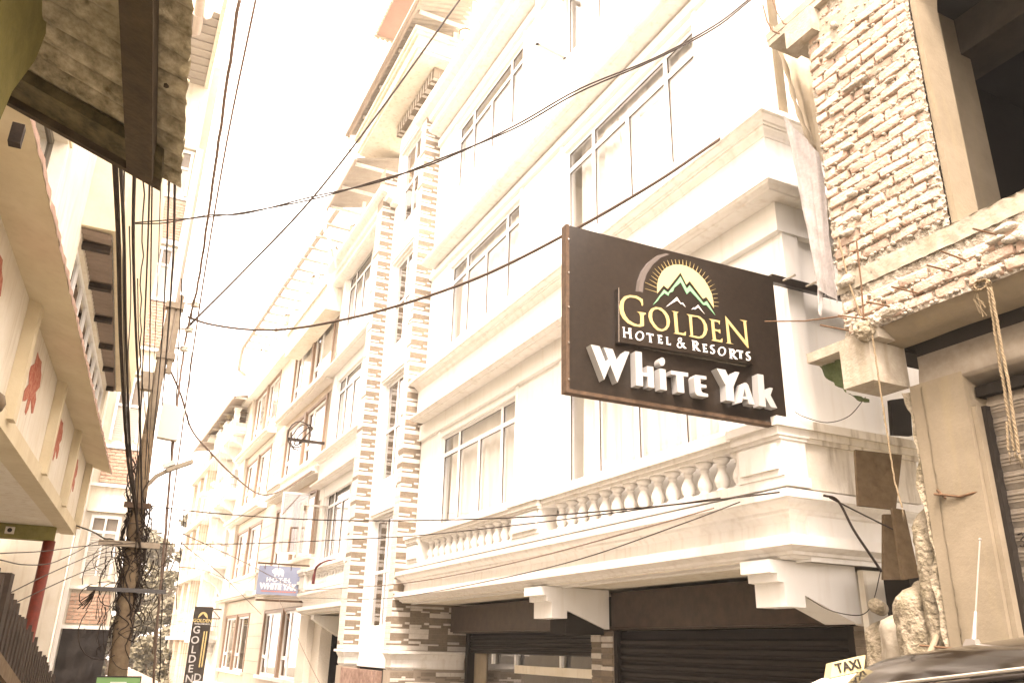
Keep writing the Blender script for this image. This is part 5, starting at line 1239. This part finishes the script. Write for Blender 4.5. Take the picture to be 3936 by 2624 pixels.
# chalk figures on the shutter
def stroke(m, pts, x=4.990): m.tube([(x, y, z) for y, z in pts], .0045, 4)
q = MB(); y0 = 3.17; zc = 2.16
for ch, dy in (('3', 0), ('4', .075), ('=', .15), ('1', .21), ('2', .26), ('4', .34), ('.', .42)):
    s = .055
    G = {'3': [[(0, .9), (.5, 1), (.6, .7), (.2, .5), (.6, .3), (.4, 0), (0, .1)]], '4': [[(.5, 0), (.5, 1), (0, .4), (.8, .4)]], '=': [[(0, .6), (.7, .6)], [(0, .3), (.7, .3)]], '1': [[(.3, 0), (.35, 1)]], '2': [[(0, .8), (.4, 1), (.6, .7), (0, 0), (.7, 0)]], '.': [[(.2, 0), (.3, .1)]]}[ch]
    for st in G: stroke(q, [(y0 - dy - a * s, zc + b * s * 1.5) for a, b in st])
q.build('chalk_figures', BLACK, sh, recalc=False)
# pier beside the shutter with its ragged edge
MB().box(4.87, 5.4, 3.26, 3.66, -.4, 3.29).build('pier', PLAST, BB)
q = MB().grid(lambda u, v: (4.865 - .008 + .05 * abs(math.sin(u * 3)) , 3.56 + (.13 + .16 * max(0, .62 - v)) * u + .02 * math.sin(v * 33) * u + .012 * math.sin(v * 71) * u + rj.uniform(-.006, .006), -.3 + 3.56 * v), 8, 90)
q.build('ragged_edge', RUBBLE, BB, smooth=True, recalc=False)
# rebar stubs, each a rod
def rod(pts, label, r=.006, m=REBAR):
    return MB().tube(pts, r, 6).build('rebar', m, BB)
for (a, b) in (((3.97, 3.775), (3.76, 3.73)), ((3.80, 3.79), (3.55, 3.75)), ((3.55, 3.80), (3.36, 3.76)), ((3.34, 3.83), (3.16, 3.78)), ((3.06, 3.87), (2.93, 3.83)), ((2.95, 3.92), (2.83, 3.86)), ((2.72, 3.97), (2.58, 3.93))):
    rod([(4.42, a[0], a[1]), (4.62, (a[0] + b[0]) / 2, b[1])], '')
V_ = lambda x, y, X: atX(x, y, X)
rod([V_(1757, 738, 4.5), V_(1850, 737, 4.52), V_(1925, 727, 4.55), V_(1945, 732, 4.56)], '')
rod([V_(1967, 553, 4.55), V_(1978, 650, 4.56), V_(1985, 742, 4.58)], '')
rod([V_(1925, 545, 4.56), V_(1950, 650, 4.57), V_(1982, 740, 4.58)], '', .007, ROPE)
rod([V_(2146, 1134, 4.84), V_(2205, 1140, 4.86), V_(2250, 1128, 4.88)], '', .009)
rod([V_(2152, 1124, 4.84), V_(2172, 1144, 4.87)], '', .009)
rod([V_(2112, 1481, 4.80), V_(2175, 1487, 4.86), V_(2225, 1492, 4.88)], '', .008)
rod([V_(1752, 12, 4.5), V_(1762, 50, 4.5), V_(1775, 72, 4.5), V_(1790, 78, 4.52)], '', .007)
rod([V_(1772, -5, 4.5), V_(1785, 30, 4.5), V_(1800, 55, 4.52), V_(1815, 58, 4.55)], '', .006)
# mortar lumps at the beam ends
def lump_at(c, r, m=RUBBLE, name='mortar_clod', parent=None, sq=(1, 1, 1), sub=3):
    bm = bmesh.new(); bmesh.ops.create_icosphere(bm, subdivisions=sub, radius=r)
    for v in bm.verts:
        f = 1 + rj.uniform(-.16, .16); v.co = Vector((v.co.x * f * sq[0], v.co.y * f * sq[1], v.co.z * f * sq[2])) + Vector(c)
    q = MB(); q.v = [v.co.copy() for v in bm.verts]; q.f = [tuple(v.index for v in f.verts) for f in bm.faces]; bm.free()
    return q.build(name, m, parent or BB, smooth=False, recalc=False)
lump_at((4.55, 3.70, 3.66), .075)
lump_at((4.57, 3.76, 3.74), .05, MORTAR); lump_at((4.58, 3.62, 3.72), .05, MORTAR); lump_at((4.585, 3.50, 3.75), .05, MORTAR, sq=(.6, 2, .8))
# rubble stubs between the two buildings
def ragged(c, w_, d_, z0, z1, m=RUBBLE, name='concrete_stub', seg=16):
    q = MB().grid(lambda u, v: (c[0] + w_ * math.cos(u * 6.2832) * (1 + .13 * rj.uniform(-1, 1) * (1 if 0 < u < 1 else 0)), c[1] + d_ * math.sin(u * 6.2832) * (1 + .13 * rj.uniform(-1, 1) * (1 if 0 < u < 1 else 0)), z0 + (z1 - z0) * v), 16, seg)
    o = q.build(name, m, BB, recalc=False)
    MB().lathe([(w_ * .95, 0), (w_ * .6, .02)], (c[0], c[1], z1 - .01), 12).build('stub_top', m, BB, recalc=False)
    return o
from mathutils import noise as NZ
def boulder(c, rx, ry, z0, z1, m=RUBBLE, amp=.17, lean=0):
    def f(u, v):
        g_ = u * 6.28319; z = z0 + (z1 - z0) * v; cap = min(1, (1 - v) * 22 + .04) ** .5
        k = 1 + amp * NZ.fractal(Vector((math.cos(g_) * 1.3 + c[0] * 9, math.sin(g_) * 1.3, z * 4)), .9, 2.1, 5) + .10 * NZ.noise(Vector((math.cos(g_) * 6, math.sin(g_) * 6, z * 22)))
        return (c[0] + lean * v + rx * cap * k * math.cos(g_), c[1] + ry * cap * k * math.sin(g_), z + .02 * NZ.noise(Vector((g_, z * 9, 1))))
    q = MB().grid(f, 44, 60); return q.build('rubble_stub', m, BB, smooth=True, recalc=False)
boulder((5.46, 4.60), .20, .15, -.4, 1.79, amp=.1); boulder((5.33, 4.28), .25, .2, -.4, 1.84, CONC, amp=.08); boulder((5.12, 3.99), .22, .17, -.4, 1.98, amp=.12); boulder((5.02, 3.79), .16, .11, -.4, 2.5, RUBBLE, lean=.05)
MB().box(5.2, 5.9, 4.0, 4.6, -.4, 1.6).build('rubble_core', RUBBLE, BB)
for c, rr_ in ((atY(2011, 1390, 4.5), .055), (atY(2115, 1352, 4.1), .06)):
    MB().tube([c, c + Vector((.35, .25, 0))], rr_, 14).build('pipe_end', RUBBLE, BB, smooth=True)
a, b = atY(2178, 1402, 3.8), atY(2135, 1500, 3.75); MB().tube([a, b, b + (b - a)], .018, 8).build('conduit', PLAST, BB)
# dark gap, mesh screen and old boards against the hotel end wall
a, b, c, d = atY(2046, 918, 4.95), atY(2090, 912, 4.95), atY(2096, 1000, 4.95), atY(2052, 998, 4.95)
MB().ext([a, b, c, d], (0, .04, 0)).build('dark_vent', DARK, BB)
MB().box(5.95, 6.7, 4.75, 5.0, -.4, 2.16).build('gap_wall', DARK, BB)
a, b, c, d = atY(1965, 1032, 4.72), atY(2072, 1044, 4.60), atY(2058, 1170, 4.60), atY(1972, 1160, 4.72)
q = MB().ext([a, b, c, d], (.01, .03, 0)); q.build('old_board', BOARD, BB)
a, b, c, d = atY(2050, 1165, 4.45), atY(2078, 1170, 4.42), atY(2112, 1325, 4.35), atY(2075, 1330, 4.4)
MB().ext([a, b, c, d], (.02, .04, 0)).build('old_board', BOARD, BB)
a, b, c, d = atY(2030, 1180, 4.85), atY(2060, 1180, 4.8), atY(2085, 1330, 4.7), atY(2030, 1330, 4.75)
MB().ext([a, b, c, d], (.02, .04, 0)).build('old_board', BOARD, BB)
# ropes
def rope(label, pts, r, X=4.5, group=None):
    P = smooth_path([atX(x, y, X if len(p) == 0 else p[0]) for x, y, *p in pts], 8)
    q = MB()
    for ph in (0, 2.09, 4.19):
        w_ = []
        L = 0
        for i, p in enumerate(P):
            if i: L += (P[i] - P[i - 1]).length
            g = L / (r * 2.6) * 1.6 + ph; w_.append(p + Vector((math.cos(g) * r * .5, math.sin(g) * r * .5, 0)))
        q.tube(w_, r * .62, 5)
    e = P[-1]
    for i in range(9): q.tube([e, e + Vector((rj.uniform(-.012, .012), rj.uniform(-.012, .012), -rj.uniform(.03, .09)))], r * .16, 3)
    return tag(q.build('rope', ROPE, smooth=True, recalc=False), label, 'rope', group)
def dense(a, b, n, sway=1.5): return [(a[0] + (b[0] - a[0]) * i / n + rj.uniform(-sway, sway) * .5, a[1] + (b[1] - a[1]) * i / n) for i in range(n + 1)]
rope('thin rope hanging from the mortar clod on the beam end', dense((2004, 770), (2026, 925), 20) + dense((2028, 935), (2055, 1105), 22) + dense((2057, 1112), (2072, 1165), 6), .0055)
rope('left strand of the doubled rope hanging before the shutter hood', dense((2270, 660), (2300, 860), 26) + dense((2303, 870), (2330, 1035), 20), .0085, X=4.5)
rope('right strand of the doubled rope hanging before the shutter hood', dense((2276, 660), (2312, 860), 26) + dense((2315, 870), (2340, 1040), 20), .0085, X=4.49)
rope('short frayed rope end beside the doubled rope over the shutter', dense((2312, 968), (2316, 1035), 10), .006, X=4.48)
q = MB()
kc = atX(2255, 655, 4.52)
for i in range(14):
    g0 = rj.uniform(0, 6); q.tube([kc + Vector((rj.uniform(-.02, .02), math.cos(g0 + k * .5) * rj.uniform(.03, .06), math.sin(g0 + k * .5) * .03)) for k in range(9)], .006, 4)
for i in range(10): q.tube([kc + Vector((0, .03, -.01)), kc + Vector((rj.uniform(-.01, .01), rj.uniform(.03, .07), -.07)), kc + Vector((0, rj.uniform(.0, .05), -rj.uniform(.1, .2)))], .0018, 3)
tag(q.build('rope_knot', ROPE, recalc=False), 'frayed knot tying the doubled rope to a rebar stub', 'rope')
# cloths hanging in the gap
def sheet(name, m, label, corners, nu=14, nv=30, wav=.02, cat='cloth'):
    a, b, c, d = [Vector(p) for p in corners]
    n = ((b - a).cross(d - a)).normalized()
    q = MB().grid(lambda u, v: (a * (1 - u) + b * u) * (1 - v) + (d * (1 - u) + c * u) * v + n * (wav * math.sin(u * 13 + v * 4) + wav * .6 * math.sin(u * 31 + v * 9) + .004 * math.sin(v * 40)), nu, nv)
    return tag(q.build(name, m, smooth=True, recalc=False), label, cat)
sheet('tarp', CLOTHT, 'cream tarpaulin hanging in the gap between hotel and brick building', [atY(1775, 60, 4.5), atY(1890, 95, 4.25), atY(1912, 400, 4.2), atY(1870, 352, 4.4)], wav=.018)
q = MB(); P = smooth_path([atY(1785, 95, 4.38), atY(1808, 165, 4.38), atY(1826, 235, 4.37), atY(1850, 300, 4.36), atY(1869, 342, 4.36)], 5)
q.tube(P, [.02 + .006 * math.sin(i * 1.7) for i in range(len(P))], 10)
tag(q.build('rolled_tarp', CLOTHT, smooth=True, recalc=False), 'rolled cream tarpaulin edge hanging above the lilac mesh cloth', 'tarpaulin')
sheet('mesh_cloth', CLOTHL, 'ragged lilac mesh cloth hanging along the brick wall corner', [atY(1797, 262, 4.5), atY(1880, 350, 4.22), atY(1925, 690, 4.2), atY(1882, 668, 4.42)], 18, 40, .02)
sheet('mesh_cloth', CLOTHL, 'narrow torn strip at the foot of the lilac mesh cloth', [atY(1878, 655, 4.42), atY(1893, 662, 4.40), atY(1886, 725, 4.40), atY(1880, 722, 4.42)], 4, 12, .006)
q = MB()
for i in range(60):
    p = atY(1882 + rj.uniform(0, 43), 655 + rj.uniform(-70, 20), 4.3); q.tube([p, p + Vector((rj.uniform(-.03, .03), 0, -rj.uniform(.03, .12)))], .0012, 3, cap=False)
tag(q.build('loose_threads', CLOTHL, recalc=False), 'frayed threads at the torn end of the lilac cloth', 'threads')
sheet('green_net', GNET, 'scrap of green netting tucked under the concrete beam end', [atX(1878, 838, 4.72), atX(1932, 806, 4.72), atX(1945, 902, 4.72), atX(1898, 868, 4.75)], 8, 8, .015)
sheet('green_net', GNET, 'second scrap of green netting below the beam end', [atX(1945, 902, 4.78), atX(1992, 915, 4.78), atX(2000, 925, 4.8), atX(1975, 922, 4.8)], 6, 4, .008)
# wires by the hotel corner
cable('overhead_cable', 'black cable falling from the balcony corner to the rubble', [(1892, 1137, 4.9), (1925, 1150, 4.88), (1960, 1215, 4.8), (2000, 1275, 4.72), (2025, 1312, 4.7)], .011)
cable('overhead_cable', 'second cable running right from the balcony corner', [(1905, 1142, 4.9), (1950, 1165, 4.85), (2010, 1195, 4.75), (2065, 1222, 4.6)], .007)
cable('overhead_cable', 'thin wire sagging under the white end bracket', [(1855, 1372, 5.0), (1905, 1400, 5.0), (1960, 1412, 4.95), (1990, 1405, 4.9), (2008, 1372, 4.85), (2022, 1312, 4.8)], .004)
cable('overhead_cable', 'loose wire lying on the balcony end parapet', [(1826, 946, 5.0), (1850, 958, 4.98), (1900, 970, 4.98), (1950, 955, 4.9), (1988, 912, 4.7)], .004)
cable('overhead_cable', 'black cable hanging down the rubble stubs', [(2090, 1395, 4.05), (2078, 1440, 4.05), (2082, 1480, 4.03), (2098, 1535, 4.0), (2110, 1580, 3.98)], .008)

# ------------------------------------------------------------------ taxi
CT = thing('parked_taxi', 'dark glossy taxi with bright drip rail and whip antenna before the rubble pier', 'car', (3.45, 1.9, -.05))
def cz(y):                                            # roof height along the car (the street falls away)
    return 1.588 - .128 * (y - 2.23) if y > 1.6 else 1.669 - .085 * (y - 1.6)
def hw(y): return .66 - .05 * max(0, y - 2.4)
def roofp(u, v):
    s_ = 2 * v - 1; y = -.9 + (3.69 - .07 * s_ * s_) * u
    return (3.42 + hw(y) * s_, y, cz(y) - .155 * abs(s_) ** 2.4 - .05 * max(0, (u - .96) / .04) ** 2)
body = MB().grid(roofp, 90, 28).build('roof', CARP, CT, smooth=True, recalc=False)
for s_ in (-1, 1):
    P = [Vector((3.42 + s_ * hw(y), y, cz(y) - .158)) for y in [-.9 + i * .1 for i in range(37)]]
    MB().tube([p + Vector((s_ * .010, 0, 0)) for p in P], .010, 6).build('drip_rail', CHROME, CT, smooth=True)
    MB().tube([p + Vector((s_ * .024, 0, -.020)) for p in P], .009, 6).build('drip_groove', BLACK, CT, smooth=True)
    q = MB().grid(lambda u, v: (3.42 + s_ * (hw(-.85 + 3.5 * u) + .14 * v + .012), -.85 + 3.5 * u, (cz(-.85 + 3.5 * u) - .185) * (1 - v) + (.98 - .085 * (-.85 + 3.5 * u)) * v), 20, 4); q.build('side_glass', CARG, CT, smooth=True, recalc=False)
    for y in (-.85, .3, 1.45, 2.6):
        q = MB().hexa([(3.42 + s_ * .815, y, .95 - .085 * y), (3.42 + s_ * .79, y, .95 - .085 * y), (3.42 + s_ * .79, y + .08, .95 - .085 * y), (3.42 + s_ * .815, y + .08, .95 - .085 * y), (3.42 + s_ * .69, y, cz(y) - .185), (3.42 + s_ * .655, y, cz(y) - .185), (3.42 + s_ * .655, y + .08, cz(y) - .185), (3.42 + s_ * .69, y + .08, cz(y) - .185)]); q.build('door_pillar', CARP, CT)
def bodysec(y): return .0
prof = [(-1.3, .25), (-1.3, .85), (-1.15, .98), (2.95, .98), (3.75, .86), (3.9, .6), (3.9, .25)]
q = MB().ext([(3.42 - .8, y, z - .085 * y) for y, z in prof], (1.6, 0, 0)); q.build('body', CARP, CT)
q = MB().grid(lambda u, v: (3.42 + (-.6 + 1.2 * u) * (1 + .12 * v), 2.76 + .4 * v, (cz(2.76) - .13) * (1 - v) + .70 * v), 10, 6); q.build('windscreen', CARG, CT, smooth=True, recalc=False)
q = MB().grid(lambda u, v: (3.42 + (-.64 + 1.28 * u), -.9 - .3 * v, (cz(-.9) - .14) * (1 - v) + 1.05 * v), 10, 6); q.build('rear_glass', CARG, CT, smooth=True, recalc=False)
for sx in (-1, 1):
    for y in (-.5, 3.1):
        wz = .31 + gz(y); wh = MB().tube([(3.42 + sx * .62, y, wz), (3.42 + sx * .815, y, wz)], .31, 20).build('wheel', RUBBER, CT)
        MB().tube([(3.42 + sx * .80, y, wz), (3.42 + sx * .82, y, wz)], .18, 14).build('rim', CHROME, wh)
    MB().lathe([(.02, -.06), (.09, -.05), (.1, .05), (.02, .06)], (3.42 + sx * .55, 3.9, .66 - .33), 10).build('headlight', LANT, CT)
AB = atY(2236, 1484, 2.44); AT = atY(2251, 1236, 2.50)
q = MB().hexa([AB + Vector((-.035, -.05, -.06)), AB + Vector((.03, -.05, -.06)), AB + Vector((.03, .07, -.06)), AB + Vector((-.035, .07, -.06)), AB + Vector((-.016, -.02, .03)), AB + Vector((.014, -.02, .03)), AB + Vector((.014, .02, .03)), AB + Vector((-.016, .02, .03))])
ab = q.build('antenna_base', ANT, CT)
d_ = AT - AB
MB().tube([AB, AB + d_ * .30], [.012, .007], 8).tube([AB + d_ * .30, AT], .0038, 6).tube([AT - d_ * .02, AT], .007, 6).build('antenna_rod', ANT, ab)
TS = thing('taxi_sign', 'yellow roof sign reading TAXI on the dark car', 'taxi sign', (2.9, 2.7, 1.4))
a, b, c, d = atY(1907, 1556, 2.70), atY(1984, 1539, 2.66), atY(1988, 1503, 2.66), atY(1912, 1521, 2.70)
nn = (b - a).cross(d - a).normalized()
if nn.y > 0: nn = -nn
MB().ext([a, b, c, d], -nn * .05).build('light_box', YEL, TS)
me_w = (a + b + c + d) / 4 + nn * .003
ex = (b - a).normalized(); ez = (d - a); ez = (ez - ex * ez.dot(ex)).normalized()
put_text(TS, 'lettering', 'TAXI', .052, me_w, ex, ez, BLACK, ext=.002, bold=.001, squeeze=1.05)
q = MB().hexa([a + Vector((-.03, -.05, -.03)), b + Vector((.03, -.05, -.03)), b + Vector((.03, .1, -.03)), a + Vector((-.03, .1, -.03)), a + Vector((0, -.01, -.004)), b + Vector((0, -.01, -.004)), b + Vector((0, .05, -.004)), a + Vector((0, .05, -.004))]); q.build('magnet_base', BOXW, TS)

# ------------------------------------------------------------------ trees at the end of the street
def tree(x, y, z0, zt, w_, n, label, seed, lm, leaf=.25):
    R0 = random.Random(seed)
    t = thing('street_tree', label, 'tree', (x, y, z0), group='trees at the end of the street')
    tr = MB().tube([(x, y, z0), (x + .1, y, z0 + (zt - z0) * .35), (x - .15, y, z0 + (zt - z0) * .6), (x + .1, y, z0 + (zt - z0) * .92)], [.28, .2, .13, .03], 8)
    cl = []
    for i in range(26):
        h = R0.uniform(.22, 1.0); rad = w_ * (1.05 - abs(h - .5) * .9) * R0.uniform(.35, 1.0); g_ = R0.uniform(0, 6.28)
        c = Vector((x + math.cos(g_) * rad, y + math.sin(g_) * rad * .8, z0 + (zt - z0) * h)); cl.append((c, R0.uniform(.5, 1.05) * w_ * .42))
        b0 = Vector((x, y, z0 + (zt - z0) * h * .72)); tr.tube([b0, (b0 + c) / 2 + Vector((0, 0, -.15)), c], [.07, .04, .015], 5, cap=False)
    tr.build('trunk', BARK, t, recalc=False)
    q = MB()
    for i in range(n):
        c, r_ = R0.choice(cl)
        d = Vector((R0.gauss(0, 1), R0.gauss(0, 1), R0.gauss(0, 1))).normalized() * r_ * R0.uniform(.25, 1.0) ** .5; d.z *= .6
        p = c + d; u = Vector((R0.gauss(0, 1), R0.gauss(0, 1), R0.gauss(0, .5))).normalized(); v = u.cross(Vector((R0.gauss(0, 1), R0.gauss(0, 1), R0.gauss(0, 1)))).normalized()
        s = leaf * R0.uniform(.5, 1.2)
        q.add([p - u * s, p + v * s * .38, p + u * s, p - v * s * .38], [(0, 1, 2, 3)])
    q.build('crown', lm, t, recalc=False)
tree(4.6, 66, -5.8, 10.2, 3.0, 9500, 'tallest haze-paled leafy tree behind the utility pole', 1, LEAF2)
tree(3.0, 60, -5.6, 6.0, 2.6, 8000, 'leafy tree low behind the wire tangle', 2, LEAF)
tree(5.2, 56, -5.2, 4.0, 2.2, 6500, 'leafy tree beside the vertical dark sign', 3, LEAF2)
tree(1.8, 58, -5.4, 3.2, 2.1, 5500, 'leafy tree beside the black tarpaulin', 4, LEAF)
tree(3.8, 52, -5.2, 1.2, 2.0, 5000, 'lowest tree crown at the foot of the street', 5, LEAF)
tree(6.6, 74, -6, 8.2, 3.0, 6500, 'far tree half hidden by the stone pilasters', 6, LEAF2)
# low houses seen between pole and trees
FH = thing('distant_house', 'small pale house below the trees at the street end', 'house', (2.3, 46, -5))
MB().box(1.2, 3.6, 46, 50, -5, -.35).build('wall', CREAM, FH)
MB().ext([(1.0, 45.7, -.35), (3.8, 45.7, -.35), (2.4, 45.7, .25)], (0, 4.6, 0)).build('roof', ROOFB, FH)
for x in (1.6, 2.7): MB().box(x, x + .5, 45.96, 46.0, -1.6, -.7).build('window', GLASSD, FH)
# lattice mast far away
ma = MB()
for dx, dy in ((-.7, -.7), (.7, -.7), (.7, .7), (-.7, .7)): ma.tube([(15.2 + dx, 170 + dy, -5), (15.2 + dx * .3, 170 + dy * .3, 40)], .08, 4)
for i in range(22):
    f = 1 - .7 * i / 22; z = -5 + 45 * i / 22; ma.tube([(15.2 - .7 * f, 169.3, z), (15.2 + .7 * f, 169.3, z + 2)], .05, 4); ma.tube([(15.2 + .7 * f, 169.3, z), (15.2 - .7 * f, 169.3, z + 2)], .05, 4)
tag(ma.build('radio_mast', LAMPG, recalc=False), 'faint lattice radio mast far beyond the trees', 'mast')
# odds and ends
q = MB().tube(smooth_path([(5.1, 19.9, 3.45), (4.97, 20.4, 3.44), (4.92, 21.0, 3.36), (4.91, 21.15, 3.2), (4.91, 21.2, 2.95)], 5), [.022] * 8 + [.028] * 8 + [.04] * 5, 7)
tag(q.build('red_scarf', REDC, smooth=True, recalc=False), 'dark red cloth draped over the far balustrade', 'cloth')
for (x, y, Yd), lb in (((1000 / 1.0, 0, 0), ''),):
    pass
for (px_, py_, Yd), lb in (((882, 1520 + 0, 0), 'a'),): pass
def cctv(p, label):
    t = thing('security_camera', label, 'security camera', p)
    p = Vector(p)
    MB().tube([p + Vector((-.16, 0, .05)), p + Vector((.08, 0, .10))], .045, 10).build('body', BLACK, t); MB().tube([p + Vector((.05, 0, .06)), p + Vector((.12, 0, -.04))], .02, 6).build('arm', BOXW, t)
cctv(atY(872, 1522, 36), 'left of two small cameras on the porch slab'); cctv(atY(932, 1540, 33), 'right of two small cameras on the porch slab')

# ------------------------------------------------------------------ air
hz = MB().box(-310, 310, -160, 330, -8.5, 42).build('haze', mat('haze_skin', (1, 1, 1)))
hz['kind'] = 'stuff'
hm = bpy.data.materials.new('haze'); hm.use_nodes = True
HN = hm.node_tree.nodes; HN.remove(HN['Principled BSDF'])
pvn = HN.new('ShaderNodeVolumePrincipled'); pvn.inputs['Color'].default_value = (.96, .93, .9, 1); pvn.inputs['Density'].default_value = .0014; pvn.inputs['Anisotropy'].default_value = .2
hm.node_tree.links.new(pvn.outputs[0], HN['Material Output'].inputs['Volume'])
hz.data.materials[0] = hm
